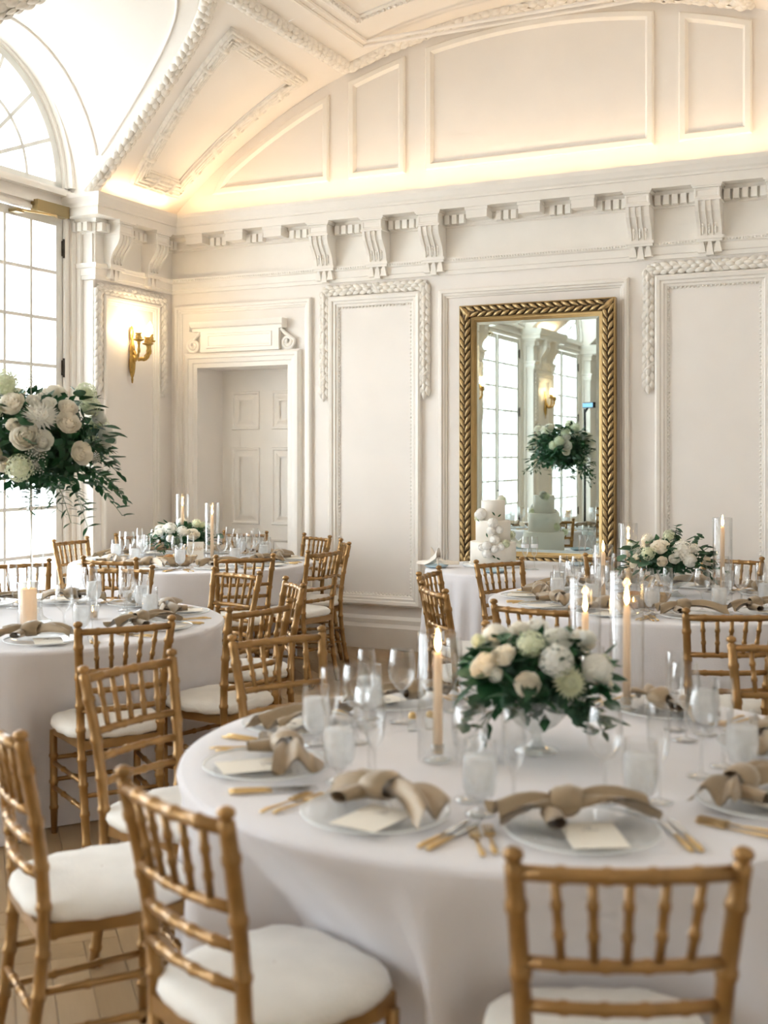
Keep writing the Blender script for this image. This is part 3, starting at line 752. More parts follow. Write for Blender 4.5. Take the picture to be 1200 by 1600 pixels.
# ================================================================== CHAIRS
def ringed(p0, p1, r, nring, rr=1.22, bend=None):
    """bamboo-turned rod: path and radii with knuckle rings"""
    p0, p1 = Vector(p0), Vector(p1); path = []; rad = []; L = (p1-p0).length; w = .006/L
    us = [0]
    for i in range(1, nring+1):
        c = i/(nring+1)
        us += [(c-w*1.6, 1), (c-w*.8, rr), (c+w*.8, rr), (c+w*1.6, 1)]
    us = [(0, 1)]+[u for u in us if isinstance(u, tuple)]+[(1, 1)]
    for u, k in us:
        p = p0.lerp(p1, u)
        if bend: p = p+Vector(bend)*(4*u*(1-u))
        path.append(p); rad.append(r*k)
    return path, rad
def chair_parts():
    P = []
    # back posts: floor to finial
    for s in (-1, 1):
        key = [(s*.150, -.245, 0), (s*.152, -.205, .22), (s*.158, -.185, .44), (s*.168, -.200, .66), (s*.187, -.245, .901)]
        path, rad = [], []
        def crv(u):
            u *= 4; i = min(3, int(u)); f = u-i; k = lambda j: Vector(key[max(0, min(4, j))])
            p0, p1, p2, p3 = k(i-1), k(i), k(i+1), k(i+2)
            return .5*((2*p1)+(p2-p0)*f+(2*p0-5*p1+4*p2-p3)*f*f+(3*p1-p0-3*p2+p3)*f**3)
        rings = [.09, .2, .32, .43, .56, .67, .79, .90]
        us = [(0, .88)]
        for c in rings: us += [(c-.012, 1), (c-.006, 1.2), (c+.006, 1.2), (c+.012, 1)]
        us += [(.96, 1), (.985, 1.0)]
        for u, kk in us: path.append(crv(u)); rad.append(.0165*kk)
        e = crv(1.0); path += [e+Vector((0, 0, -.004)), e+Vector((0, 0, .0)), e+Vector((0, 0, .006)), e+Vector((0, 0, .016)), e+Vector((0, 0, .022))]
        rad += [.010, .013, .0185, .0165, .006]
        P.append(('back_post', MB().tube(path, rad, 10), GOLD))
        pth, rd = ringed((s*.175, .165, 0), (s*.178, .168, .425), .0155, 3); rd[0] = .012
        P.append(('front_leg', MB().tube(pth, rd, 10), GOLD))
        for z in (.19, .29):
            pth, rd = ringed((s*.153, -.205, z), (s*.176, .165, z), .0095, 2, 1.3); P.append(('side_stretcher', MB().tube(pth, rd, 8), GOLD))
    for z in (.22, .31):
        pth, rd = ringed((-.176, .166, z), (.176, .166, z), .0095, 3, 1.3); P.append(('front_stretcher', MB().tube(pth, rd, 8), GOLD))
    pth, rd = ringed((-.152, -.205, .24), (.152, -.205, .24), .0095, 3, 1.3); P.append(('rear_stretcher', MB().tube(pth, rd, 8), GOLD))
    # back rails
    def back_xy(z):
        a = [(.44, .158, -.185), (.66, .168, -.200), (.901, .187, -.245)]
        for (z0, x0, y0), (z1, x1, y1) in zip(a, a[1:]):
            if z <= z1: t = (z-z0)/(z1-z0); return x0+(x1-x0)*t, y0+(y1-y0)*t
        return a[-1][1:]
    for z, r in ((.880, .0135), (.722, .0115), (.645, .0115), (.568, .0115)):
        x, y = back_xy(z); pth, rd = ringed((-x, y, z), (x, y, z), r, 4, 1.18, bend=(0, -.022, 0))
        P.append(('back_rail', MB().tube(pth, rd, 10), GOLD))
    xt, yt = back_xy(.880); xb, yb = back_xy(.722)
    for i in range(5):
        u = (i-2)/3; bd = -.022*(1-u*u)
        pth, rd = ringed((xt*u*.98, yt+bd, .880), (xb*u*.92, yb+bd, .722), .0085, 2, 1.3); P.append(('spindle', MB().tube(pth, rd, 8), GOLD))
    # seat frame and cushion
    sp = [(-.158, -.20), (.158, -.20), (.19, .12), (.17, .185), (-.17, .185), (-.19, .12)]
    P.append(('seat_frame', MB().prism(sp, .415, .452, PLAN), GOLD, False))
    mb = MB(); rows = []
    out = []
    for i in range(40):
        a = 2*pi*i/40; c, s_ = cos(a), sin(a); k = (abs(c)**3.6+abs(s_)**3.6)**(-1/3.6); y = .205*k*s_; x = .205*k*c*(1-.10*(-y/.2 if y < 0 else 0))
        out.append((x, y-.005))
    for sc, z in ((.90, .452), (1., .456), (1.035, .470), (1.02, .486), (.96, .497), (.80, .505), (.5, .510), (.2, .511), (.01, .511)):
        rows.append([(x*sc, y*sc, z+.0025*sin(i*2.1)*(1 if sc > .9 else 0)) for i, (x, y) in enumerate(out)])
    mb.grid(rows, closeu=True); P.append(('cushion', mb, CUSH))
    return [(p[0], p[1].mesh(p[0], p[2], p[3] if len(p) > 3 else True)) for p in P]
CHP = chair_parts()
T1, T2, T3, T4, T5 = (5.17, -5.53), (2.25, -4.2), (1.10, -1.25), (4.76, -2.10), (3.42, -.70)
CHAIRS = []
def chair(A, B, tc, label, group, blend=.5):
    """A, B: measured finials of the chair back; tc: the table it faces"""
    A, B = Vector(A), Vector(B); m = (A+B)/2; d = (B-A).normalized(); nrm = Vector((-d.y, d.x)); to = (Vector(tc)-m).normalized()
    if nrm.dot(to) < 0: nrm = -nrm
    f = (nrm*(1-blend)+to*blend).normalized(); o = m+f*.245
    e = empty('banquet_chair', (o.x, o.y, 0), atan2(f.y, f.x)-pi/2); tag(e, label, 'chair', group)
    for n, me in CHP: inst(n, me, e)
    CHAIRS.append((o.copy(), f.copy(), tc))
def chair_at(m, tc, label, group):
    m = Vector(m); to = (Vector(tc)-m).normalized(); d = Vector((-to.y, to.x))*.18; chair(m-d, m+d, tc, label, group, 0)
gA, gB, gC, gD = 'gold chairs at the front table', 'gold chairs at the tall-bouquet table', 'gold chairs at the doorside table', 'gold chairs at the mirror-side table'
chair((5.551, -6.709), (5.898, -6.542), T1, 'gold bamboo-style chair with its back square to the camera, front table', gA, .0)
chair((4.67, -6.58), (5.013, -6.728), T1, 'gold chair with big ivory cushion, angled at the near corner of the front table', gA, .1)
chair((3.94, -6.226), (4.27, -6.436), T1, 'gold chair cut off by the picture edge, seat showing a shadow line', gA, .1)
chair((3.837, -5.699), (3.892, -5.367), T1, 'gold front-table chair overlapping the legs of a tall-bouquet table chair', gA, .1)
chair((3.902, -4.999), (4.08, -4.676), T1, 'gold chair tucked under the front table beside its folded place cards', gA, .1)
chair((4.594, -4.267), (4.945, -4.298), T1, 'gold chair hidden behind the front table centrepiece flowers', gA, .2)
chair((5.501, -4.295), (5.86, -4.16), T1, 'gold front-table chair behind the wine glasses at the picture edge', gA, .2)
chair((3.196, -4.981), (3.403, -4.686), T2, 'gold chair at the tall-bouquet table facing away, framing the white cloth', gB, .1)
chair((3.472, -4.353), (3.55, -4.021), T2, 'gold chair at the tall-bouquet table just behind the front table chair', gB, .1)
chair((3.042, -3.178), (3.300, -3.446), T2, 'gold chair seen edge-on between tall-bouquet table and bare wall panel', gB, .1)
chair((2.43, -2.925), (2.771, -3.013), T2, 'gold chair turned towards the tall-bouquet table, back overlapping the doorside cloth', gB, .1)
chair((1.678, -3.076), (2.034, -2.991), T2, 'gold chair behind the wine glasses of the tall-bouquet table', gB, .1)
chair((.98, -3.20), (1.18, -2.90), T2, 'gold chair by the window at the tall-bouquet table, behind the vase', gB, .3)
chair((.72, -3.75), (.80, -3.40), T2, 'gold chair only just entering the picture beside the bouquet table', gB, .3)
chair((1.26, -2.662), (1.63, -2.614), T3, 'gold chair backing the bouquet table in front of the doorside cloth', gC, .1)
chair((1.989, -2.242), (2.236, -1.996), T3, 'gold chair in front of the table number card on the doorside cloth', gC, .1)
chair((2.328, -1.657), (2.37, -1.321), T3, 'gold chair beside the doorside table, nearest of three by the wall panel', gC, .1)
chair((2.005, -.605), (2.225, -.885), T3, 'gold chair seen edge-on against the bare wall panel', gC, .1)
chair((1.45, -.17), (1.75, -.33), T3, 'gold chair by the door casing, far side of the doorside table', gC, .2)
chair((.10, -1.62), (.11, -1.26), T3, 'gold chair standing before the french window panes', gC, .1)
chair_at((.20, -.74), T3, 'gold chair mostly hidden behind glasses below the wall sconce', gC)
chair_at((.86, -.15), T3, 'gold chair mostly hidden behind the doorside flowers and candles', gC)
chair((3.575, -2.66), (3.545, -2.31), T4, 'gold chair beside the cake table, farther of the overlapping pair', gD, .1)
chair((3.781, -3.067), (4.025, -3.361), T4, 'gold chair nearer of the overlapping pair beside the cake table', gD, .1)
chair((3.606, -1.838), (3.764, -1.55), T4, 'gold chair in front of the wedding cake', gD, .1)
chair((4.378, -3.628), (4.736, -3.672), T4, 'gold chair directly behind the front table flowers at the mirror-side table', gD, .1)
chair((5.189, -3.567), (5.545, -3.40), T4, 'gold mirror-side chair with white cloth showing between its spindles', gD, .1)
chair_at((4.22, -1.00), T4, 'gold chair under the mirror corner behind the candles', gD)
chair_at((4.94, -.86), T4, 'gold chair behind the tall candle cylinder by the wall', gD)
chair_at((5.60, -1.12), T4, 'gold chair by the wall at the picture edge, mirror-side table', gD)

# ================================================================== TABLES AND CLOTHS
ZT = .765
def table(c, r, name, label, cloth_label, seed, folds=22, drop_amp=.018, group='round banquet tables'):
    e = empty(name, (c[0], c[1], 0)); tag(e, label, 'table', group)
    obj('tabletop', MB().lathe([(.001, .735), (r-.02, .735), (r-.012, .742), (r-.012, .752), (r-.02, .757), (.001, .757)], 40), WALNUT, e)
    for a in (0, 1, 2, 3):
        t = a*pi/2+.4; k = r*.45
        obj('leg', MB().tube([(k*cos(t), k*sin(t), 0), (k*.8*cos(t), k*.8*sin(t), .735)], .018, 8), BLACKM, e)
    rg = random.Random(seed); ph = [rg.uniform(0, 6.28) for _ in range(6)]; n = 180
    mb = MB(); rows = []
    prof = [(.001, ZT), (.3*r, ZT), (.7*r, ZT), (.93*r, ZT), (r-.012, ZT-.001), (r-.003, ZT-.006), (r+.001, ZT-.018)]
    for z in (.70, .62, .54, .46, .36, .26, .16, .08, .004): prof.append((r+.003+.03*((.75-z)/.75), z))
    chs = [(o, f) for o, f, tc in CHAIRS if tc == c]
    for rad, z in prof:
        row = []
        for i in range(n):
            a = 2*pi*i/n; d = max(0, (.74-z)/.74)
            w = drop_amp*d**.7*(sin(folds*a+ph[0]+1.3*sin(2*a+ph[1]))+.6*sin(folds*.55*a+ph[2]+sin(3*a+ph[3])))
            x, y = c[0]+(rad+w)*cos(a), c[1]+(rad+w)*sin(a)
            if d > 0:
                for o, f in chs:
                    sx, sy = x-o.x, y-o.y; yl = sx*f.x+sy*f.y; xl = sx*f.y-sy*f.x
                    if abs(xl) < .34 and -.3 < yl < .23:
                        wz = min(1, max(0, (.757-z)/.27)); wx = 1 if abs(xl) < .22 else (.34-abs(xl))/.12
                        push = (.23-yl)*wz*wx; x += f.x*push; y += f.y*push
            row.append((x-c[0], y-c[1], z))
        rows.append(row)
    mb.grid(rows, closeu=True)
    tag(obj('tablecloth', mb, CLOTH, loc=(c[0], c[1], 0)), cloth_label, 'tablecloth', 'white floor-length tablecloths')
table(T1, .914, 'banquet_table', 'round table under the front cloth with the compote of white flowers', 'white floor-length cloth on the front table', 1, 15, .042)
table(T2, .905, 'banquet_table', 'round table carrying the tall trumpet vase bouquet', 'white cloth hanging from the table with the tall bouquet', 2)
table(T3, .90, 'banquet_table', 'round table carrying the number card beside the recessed door', 'white cloth on the table with the number card', 3)
table(T4, .93, 'banquet_table', 'round table with flowers and cylinders right of the mirror', 'white cloth on the mirror-side table behind the front flowers', 4)
table(T5, .615, 'cake_table', 'small round table carrying the wedding cake before the mirror', 'white pleated cloth falling from the small cake table', 5, 26, .03)

# ================================================================== PLACE SETTINGS
ORD = ['first', 'second', 'third', 'fourth', 'fifth', 'sixth', 'seventh', 'eighth', 'ninth', 'tenth']
# charger plate, card, cutlery
ch_me = MB().lathe([(.001, .004), (.100, .004), (.108, .007), (.150, .012), (.160, .017), (.162, .0165), (.161, .013)], 36).mesh('charger_plate', CHARG)
rim_me = MB().lathe([(.1585, .0162), (.1605, .0185), (.1630, .0182), (.1630, .0150), (.1605, .0140)], 36).mesh('rim', CHINA)
card_me = MB().box(-.058, .058, -.08, .08, 0, .0012).mesh('menu_card', PAPER, False)
mono = MB()
for k in range(2):
    mono.tube([(-.006+.010*k+.006*cos(a*.6+k), .044+.009*sin(a*.9+k*2), .0014) for a in [i*.5 for i in range(14)]], .0009, 4)
mono.tube([(-.018+.003*i, .030+.0012*sin(i*1.9), .0014) for i in range(13)], .0008, 4)
mono_me = mono.mesh('monogram', INK)
def napkin_mesh(seed):
    rg = random.Random(seed); mb = MB()
    def tail(sgn, L, w0, w1, lift, curl):
        rows = []; m = 14
        for i in range(m+1):
            u = i/m; w = w0+(w1-w0)*u**.8; x = sgn*(.012+L*u); yb = curl*u*u; zb = .030-.012*u+lift*sin(pi*u)
            rr = []
            for j in range(13):
                v = j/6-1; fold = .014*sin(v*5.2+u*3+seed)*(.4+.8*u)
                rr.append((x+.012*v*v*sgn*u, yb+w*v, zb+.016*(1-v*v)*(1-.4*u)+fold))
            rows.append(rr)
        mb.grid(rows)
        mb.grid([[(p[0], p[1]*1.0-.001, max(.006, p[2]-.006)) for p in r] for r in rows])
    tail(-1, .115+rg.uniform(-.02, .03), .018, .058, .010, rg.uniform(-.05, .03))
    tail(1, .15+rg.uniform(-.02, .02), .018, .062, .016, rg.uniform(-.06, .0))
    # end loop hanging from the knot
    rows = []
    for i in range(9):
        u = i/8; rows.append([(-.035-.01*u+.022*cos(a), -.015-.075*u, .022+.018*sin(a)*(1-.3*u)) for a in [2*pi*j/10 for j in range(10)]])
    mb.grid(rows, closeu=True)
    # knot band
    rows = []
    for i in range(17):
        a = 2*pi*i/16
        rows.append([(x+.010*sin(a+1), (.034+.006*(1-(x/.03)**2))*cos(a), .036+(.026+.007*(1-(x/.03)**2))*sin(a)+.003*sin(9*x*30)) for x in [-.034, -.022, -.010, 0, .010, .022, .034]])
    mb.grid(rows)
    return mb.mesh('napkin', SATIN)
NAPK = [napkin_mesh(s) for s in (1, 2, 3, 5)]
def fork_parts():
    h = MB().tube([(0, -.09, .004), (0, -.07, .006), (0, -.03, .004), (0, .02, .003)], [.0055, .0065, .0045, .003], 8, flat=.5)
    t = MB().box(-.011, .011, .02, .045, .003, .006)
    for i in range(4): t.box(-.0105+.0062*i, -.0105+.0062*i+.0028, .045, .088, .003, .006)
    return h.mesh('handle', BRASS), t.mesh('tines', BRASS, False)
def knife_parts():
    h = MB().tube([(0, -.10, .005), (0, -.08, .006), (0, -.02, .005), (0, .0, .004)], [.006, .0075, .006, .0045], 8, flat=.6)
    b = MB().prism([(-.006, 0), (.008, 0), (.010, .07), (.004, .105), (-.004, .11), (-.006, .09)], .003, .0055, PLAN)
    return h.mesh('handle', BRASS), b.mesh('blade', STEEL, False)
FH, FT = fork_parts(); KH, KB = knife_parts()
# glasses: outer lathe + inner lathe
def glass_mesh(name, outer, wall=.0016, n=22, m=GLASS, solid=0):
    inner = [(max(.0008, r-wall), z) for r, z in outer if z >= solid][::-1]
    return MB().lathe(outer, n).mesh(name, m)
GOB = [(.001, 0), (.034, .001), (.035, .003), (.020, .007), (.008, .014), (.0075, .024), (.014, .032), (.030, .042), (.037, .060), (.0395, .090), (.038, .125), (.036, .160), (.0365, .163)]
gob_me = glass_mesh('glass', GOB, solid=.032)
wat_me = MB().lathe([(.001, .034), (.012, .035), (.028, .044), (.0352, .061), (.0377, .090), (.0364, .122), (.036, .128), (.001, .129)], 22).mesh('iced_water', WATER)
WIN = [(.001, 0), (.036, .001), (.037, .003), (.018, .006), (.005, .012), (.0042, .03), (.0042, .085), (.008, .095), (.024, .108), (.037, .130), (.041, .155), (.039, .185), (.034, .215), (.0335, .217)]
win_me = glass_mesh('wine_glass', WIN, solid=.1)
FLU = [(.001, 0), (.032, .001), (.033, .003), (.016, .006), (.005, .012), (.0042, .04), (.0042, .085), (.008, .093), (.017, .105), (.024, .130), (.0265, .165), (.0255, .20), (.023, .225), (.0226, .227)]
flu_me = glass_mesh('champagne_flute', FLU, solid=.1)
def one(name, me, loc, rz, label, cat, group):
    return tag(inst(name, me, loc=loc, rot=(0, 0, rz)), label, cat, group)
def duo(name, parts, loc, rz, label, cat, group):
    e = empty(name, loc, rz); tag(e, label, cat, group)
    for n, me in parts: inst(n, me, e)
    return e
def setting(tc, r, ang, tname, idx, rg, small=False):
    a = radians(ang); c = Vector((tc[0]+r*cos(a), tc[1]+r*sin(a))); rz = a+pi/2      # local +y points to the table centre
    X = Vector((cos(rz), sin(rz))); Y = Vector((-sin(rz), cos(rz)))
    P = lambda x, y, z=0.: tuple((c+X*x+Y*y))+(ZT+.0015+z,)
    where = 'at the %s, %s place clockwise from the camera side' % (tname, ORD[idx])
    pl_ = duo('charger_plate', (('plate', ch_me), ('rim', rim_me)), P(0, 0), rz, 'pale glass charger plate '+where, 'plate', 'charger plates on the '+tname)
    j = rg.uniform(-.12, .12)
    duo('menu_card', (('card', card_me), ('monogram', mono_me)), P(rg.uniform(-.01, .03), -.045, .014), rz+j, 'ivory menu card '+where, 'menu card', 'menu cards on the '+tname)
    npk = one('knotted_napkin', NAPK[rg.randrange(4)], P(rg.uniform(-.05, .0), .055, .017), rz+rg.uniform(-.3, .2), 'knotted champagne satin napkin '+where, 'napkin', 'knotted napkins on the '+tname)
    npk.scale = (1.05, 1.05, 1.05)
    for i in range(2):
        duo('fork', (('handle', FH), ('tines', FT)), P(-.195-.03*i, -.02-.012*i), rz+rg.uniform(-.08, .08), ('inner', 'outer')[i]+' gold fork '+where, 'fork', 'gold forks on the '+tname)
        duo('knife', (('handle', KH), ('blade', KB)), P(.190+.022*i, -.02), rz+rg.uniform(-.06, .06), ('inner', 'outer')[i]+' gold-handled knife '+where, 'knife', 'gold-handled knives on the '+tname)
    duo('water_goblet', (('glass', gob_me), ('iced_water', wat_me)), P(.17+rg.uniform(-.01, .01), .15), rz, 'footed goblet of iced water '+where, 'goblet', 'water goblets on the '+tname)
    one('wine_glass', win_me, P(.105, .235+rg.uniform(-.01, .01)), rz, 'empty wine glass '+where, 'wine glass', 'wine glasses on the '+tname)
    one('champagne_flute', flu_me, P(.225, .225+rg.uniform(-.01, .01)), rz, 'empty champagne flute '+where, 'flute', 'champagne flutes on the '+tname)
def settings(tc, r, angs, tname, seed):
    rg = random.Random(seed); a0 = math.degrees(atan2(-8.52-tc[1], 6.2-tc[0]))
    for i, a in enumerate(sorted(angs, key=lambda q: (a0+12-q) % 360)): setting(tc, r, a, tname, i, rg)
settings(T1, .69, [-61, -99, -140, -179, 146, 108, 70, 28, -18], 'front table', 11)
settings(T2, .69, [-44, 4, 46, 82, 118, 154], 'tall-bouquet table', 12)
settings(T3, .69, [-82, -41, -6, 30, 66, 108, 150, -168, -118], 'doorside table', 13)
settings(T4, .70, [197, 230, 262, 296, 160, 120, 82, 44, -28], 'mirror-side table', 14)

# ================================================================== CANDLES
fl_me = MB().lathe([(.0008, 0), (.0050, .006), (.0075, .016), (.0068, .028), (.0040, .042), (.0012, .055), (.0004, .060)], 10).mesh('flame', FLAME)
wick_me = MB().tube([(0, 0, 0), (.001, 0, .012)], .001, 5).mesh('wick', BLACKM)
def candle_light(e, z):
    d = bpy.data.lights.new('flame_light', 'POINT'); d.energy = .22; d.color = (1, .58, .25); d.shadow_soft_size = .012
    l = bpy.data.objects.new('flame_light', d); COL.objects.link(l); l.parent = e; l.location = (0, 0, z)
def taper(c, zf, hol, label, cyl=None, clabel=None, base=ZT):
    H = zf-base
    e = empty('taper_candle', (c[0], c[1], base+.002)); tag(e, label, 'candle', 'lit taper candles')
    obj('wax', MB().lathe([(.001, .02), (.0125, .02), (.0115, H-.03), (.0095, H-.012), (.006, H-.008), (.001, H-.010)], 14), WAX, e)
    inst('wick', wick_me, e, loc=(0, 0, H-.012)); inst('flame', fl_me, e, loc=(0, 0, H-.006)); candle_light(e, H+.035)
    obj('holder', MB().lathe([(.001, 0), (.036, .001), (.037, .004), (.018, .010), (.013, .016), (.017, .024), (.018, .042), (.0135, .044), (.0130, .026)], 18), VASEG, e)
    if cyl:
        r, top = cyl; hh = top-base
        o = obj('glass_cylinder', MB().lathe([(r, .002), (r, hh-.003), (r-.001, hh), (r-.003, hh-.001)], 32), CYL, loc=(c[0], c[1], base+.001)); tag(o, clabel, 'candle cylinder', 'open glass candle cylinders')
taper((4.999, -5.718), 1.055, 0, 'pale peach taper candle burning alone left of the front compote flowers', (.052, 1.10), 'short glass cylinder round the lone front taper candle')
taper((5.29, -4.915), 1.10, 0, 'tall peach taper candle burning behind the front compote flowers', (.052, 1.20), 'tall glass cylinder behind the front compote flowers')
taper((5.125, -4.80), 1.055, 0, 'shorter taper candle half hidden by the front compote flowers', (.05, 1.16), 'glass cylinder half hidden behind the front compote flowers')
taper((4.51, -2.33), 1.045, 0, 'candle with flame at its rim in the lowest mirror-side cylinder', (.052, 1.075), 'lowest glass cylinder on the mirror-side table')
taper((4.52, -1.83), 1.075, 0, 'candle deep inside the cylinder nearest the mirror frame', (.052, 1.165), 'glass cylinder nearest the mirror frame')
taper((5.07, -1.96), 1.175, 0, 'tallest cream taper candle, beside the mirror-side flowers', (.052, 1.215), 'tallest glass cylinder, standing before the bare wall panel')
taper((.95, -1.17), 1.175, 0, 'taper candle in the farther doorside cylinder', (.052, 1.26), 'farther glass cylinder behind the doorside flowers')
taper((1.38, -1.41), 1.13, 0, 'taper candle in the cylinder beside the table number card', (.052, 1.21), 'glass cylinder beside the table number card')
e = empty('pillar_candle', (2.33, -4.315, ZT+.002)); tag(e, 'thick ivory pillar candle in a glass below the tall bouquet', 'candle', 'lit pillar candles')
obj('wax', MB().lathe([(.001, 0), (.037, 0), (.038, .004), (.038, .165), (.034, .17), (.030, .163), (.001, .160)], 24), WAX, e)
inst('wick', wick_me, e, loc=(0, 0, .16)); inst('flame', fl_me, e, loc=(0, 0, .168), scale=.8)
tag(obj('glass_cylinder', MB().lathe([(.05, .002), (.05, .198), (.049, .201), (.047, .2)], 32), CYL, loc=(2.33, -4.315, ZT+.001)), 'glass cylinder round the thick pillar candle', 'candle cylinder', 'open glass candle cylinders')
def votive(c, lb):
    e = empty('votive_candle', (c[0], c[1], ZT+.002)); tag(e, lb, 'votive', 'small glass votives')
    obj('cup', MB().lathe([(.001, 0), (.026, 0), (.033, .065), (.031, .066), (.0245, .006), (.001, .005)], 18), CYL, e)
    obj('wax', MB().lathe([(.001, .006), (.0235, .006), (.027, .034), (.001, .034)], 16), WAX, e)
    inst('flame', fl_me, e, loc=(0, 0, .036), scale=.45)
votive((2.46, -4.02), 'small glass votive glowing among the glasses of the tall-bouquet table')
votive((4.72, -2.52), 'small glass votive glowing at the near side of the mirror-side table')

# ================================================================== FLOWERS
def petal(mb, base, out, up, L, w, cup, curl, n=4):
    """one cupped petal: base point, outward dir, up dir"""
    out, up = Vector(out), Vector(up); side = out.cross(up).normalized(); rows = []
    for i in range(n+1):
        u = i/n; ww = w*sin(pi*(.18+.72*u))**.8
        rr = []
        for j in (-1, -.5, 0, .5, 1):
            p = Vector(base)+up*(L*u)+out*(cup*sin(u*2.2)-curl*0+curl*u*u)+side*(ww*j)-out*(ww*.55*j*j)
            rr.append(tuple(p))
        rows.append(rr)
    mb.grid(rows)
def rose_mesh(seed, m, open_=1.):
    rg = random.Random(seed); mb = MB()           # unit: radius 1, faces +z; overlapping shells of cupped petals
    mb.ball((0, 0, -.15), .62, .62, .62, 10, 7)
    for ring, (n, r, top, w, curl) in enumerate(((3, .17, .80, 1.25, .02), (3, .32, .76, 1.2, .03), (4, .48, .68, 1.0, .06), (5, .66, .54, .85, .10), (6, .84, .34, .75, .16))):
        for i in range(n):
            a0 = 2*pi*i/n+ring*.8+rg.uniform(-.12, .12); rows = []; tz = top+rg.uniform(-.04, .04)
            for p in range(6):
                u = p/5; z = -.55+(tz+.55)*u; ww = w*(.55+.45*sin(pi*min(1, .15+.75*u)))*(1 if u < .9 else .80)
                rr = r*(.45+.62*sin(pi*.5*min(1, u*1.25)))+(curl*open_*((u-.6)/.4)**2 if u > .6 else 0)
                rows.append([((rr+.035*q)*cos(a0+ww*q), (rr+.035*q)*sin(a0+ww*q), z-.06*q*q*u) for q in (-1, -.5, 0, .5, 1)])
            mb.grid(rows)
    return mb.mesh('rose', m)
def ranun_mesh(m, seed=3):
    rg = random.Random(seed); mb = MB()
    for ring in range(6):
        th = .25+ring*.25; n = 4+ring*2
        for i in range(n):
            a = 2*pi*i/n+ring*.5; d = Vector((sin(th)*cos(a), sin(th)*sin(a), cos(th))); up = Vector((0, 0, 1)); t = (up-d*d.dot(up)).normalized()
            petal(mb, d*.86-t*.28, d, t, .55, .34, .12, .02, 3)
    mb.ball((0, 0, .05), .8, .8, .82, 10, 7)
    return mb.mesh('ranunculus', m)
def hydr_mesh(m, seed=5, n=70):
    rg = random.Random(seed); mb = MB(); mb.ball((0, 0, -.05), .74, .74, .66, 8, 6)
    for i in range(n):
        z = 1-1.55*(i+.5)/n; r = sqrt(max(0, 1-z*z)); a = i*2.39996; d = Vector((r*cos(a), r*sin(a), z)); u = d.cross(Vector((.3, .2, 1))).normalized(); v = d.cross(u); s = .19*rg.uniform(.85, 1.2); t0 = rg.uniform(0, 1.5)
        b = d*rg.uniform(.86, 1.0)
        for q in range(4):
            t = t0+q*pi/2; e1 = u*cos(t)+v*sin(t); e2 = -u*sin(t)+v*cos(t)
            mb.add([tuple(b), tuple(b+(e1*.6+e2*.45)*s+d*.03), tuple(b+e1*1.15*s+d*.05), tuple(b+(e1*.6-e2*.45)*s+d*.03)], [(0, 1, 2, 3)])
    return mb.mesh('hydrangea', m)
def mum_mesh(m, seed=9):
    rg = random.Random(seed); mb = MB(); mb.ball((0, 0, -.1), .45, .45, .35, 8, 6)
    for ring in range(7):
        th = 1.75-ring*.24; n = 22-ring*2
        for i in range(n):
            a = 2*pi*i/n+ring*.37; d = Vector((sin(th)*cos(a), sin(th)*sin(a), cos(th)*.75)); up = Vector((0, 0, 1)); side = d.cross(up).normalized(); L = 1.0-.06*ring; w = .075
            b = Vector((0, 0, -.12)); tip = b+d*L+up*.10; midp = b+d*L*.62-up*.02*ring
            mb.add([tuple(b+d*.15), tuple(midp+side*w), tuple(tip), tuple(midp-side*w)], [(0, 1, 2, 3)])
    return mb.mesh('chrysanthemum', m)
def lace_mesh():
    mb = MB(); rg = random.Random(4)
    for i in range(46):
        r = sqrt(i/46)*.95; a = i*2.39996; p = (r*cos(a), r*sin(a), .15-.2*r*r+rg.uniform(-.04, .04)); mb.ball(p, .075, .075, .06, 5, 3)
        mb.tube([(0, 0, -.7), p], .012, 3, cap=False)
    return mb.mesh('lace_flower', WHITEP)
def stock_mesh():
    mb = MB(); rg = random.Random(14); mb.tube([(0, 0, -1), (0, 0, 1.3)], .03, 5)
    for i in range(26):
        z = -.6+1.8*i/26; s = .26*(1-.55*i/26); a = i*2.4; c = Vector((cos(a)*s*1.3, sin(a)*s*1.3, z))
        for q in range(4):
            t = q*pi/2+i; e = Vector((cos(t), sin(t), .2)).normalized(); f_ = Vector((-sin(t), cos(t), .2)); mb.add([tuple(c), tuple(c+(e*.8+f_*.5)*s), tuple(c+e*1.3*s), tuple(c+(e*.8-f_*.5)*s)], [(0, 1, 2, 3)])
    return mb.mesh('stock_spike', WHITEP)
FLW = {'rose': rose_mesh(1, ROSE), 'roseb': rose_mesh(2, ROSE, .7), 'rosew': rose_mesh(3, WHITEP, .85), 'ran': ranun_mesh(WHITEP), 'hyd': hydr_mesh(WHITEP), 'hydg': hydr_mesh(GREENP, 6), 'mum': mum_mesh(WHITEP), 'mumg': mum_mesh(mat('pale_mum_petal', (.70, .72, .52), .6, var=.08, trans=.25), 4), 'lace': lace_mesh(), 'stock': stock_mesh()}
FNAME = {'rose': 'rose', 'roseb': 'rose', 'rosew': 'rose', 'ran': 'ranunculus', 'hyd': 'hydrangea', 'hydg': 'hydrangea', 'mum': 'chrysanthemum', 'mumg': 'chrysanthemum', 'lace': 'lace_flower', 'stock': 'stock_spike'}
def leafm(name, L, Wd, m, rnd, bend):
    mb = MB(); rows = []
    for i in range(6):
        u = i/5; w = Wd*.5*(sin(pi*max(.03, min(.985, u)))**(.55 if rnd else .95)); z = bend*L*u*u
        rows.append([(L*u, -w, z+.10*w), (L*u, 0, z-.12*w), (L*u, w, z+.10*w)])
    return mb.grid(rows).mesh(name, m)
LEAVES = [leafm('leaf', .062, .020, LEAF, False, -.25), leafm('leaf', .05, .046, EUCA, True, -.12), leafm('leaf', .055, .024, LEAF, False, .1), leafm('leaf', .058, .048, LEAF, True, -.2)]
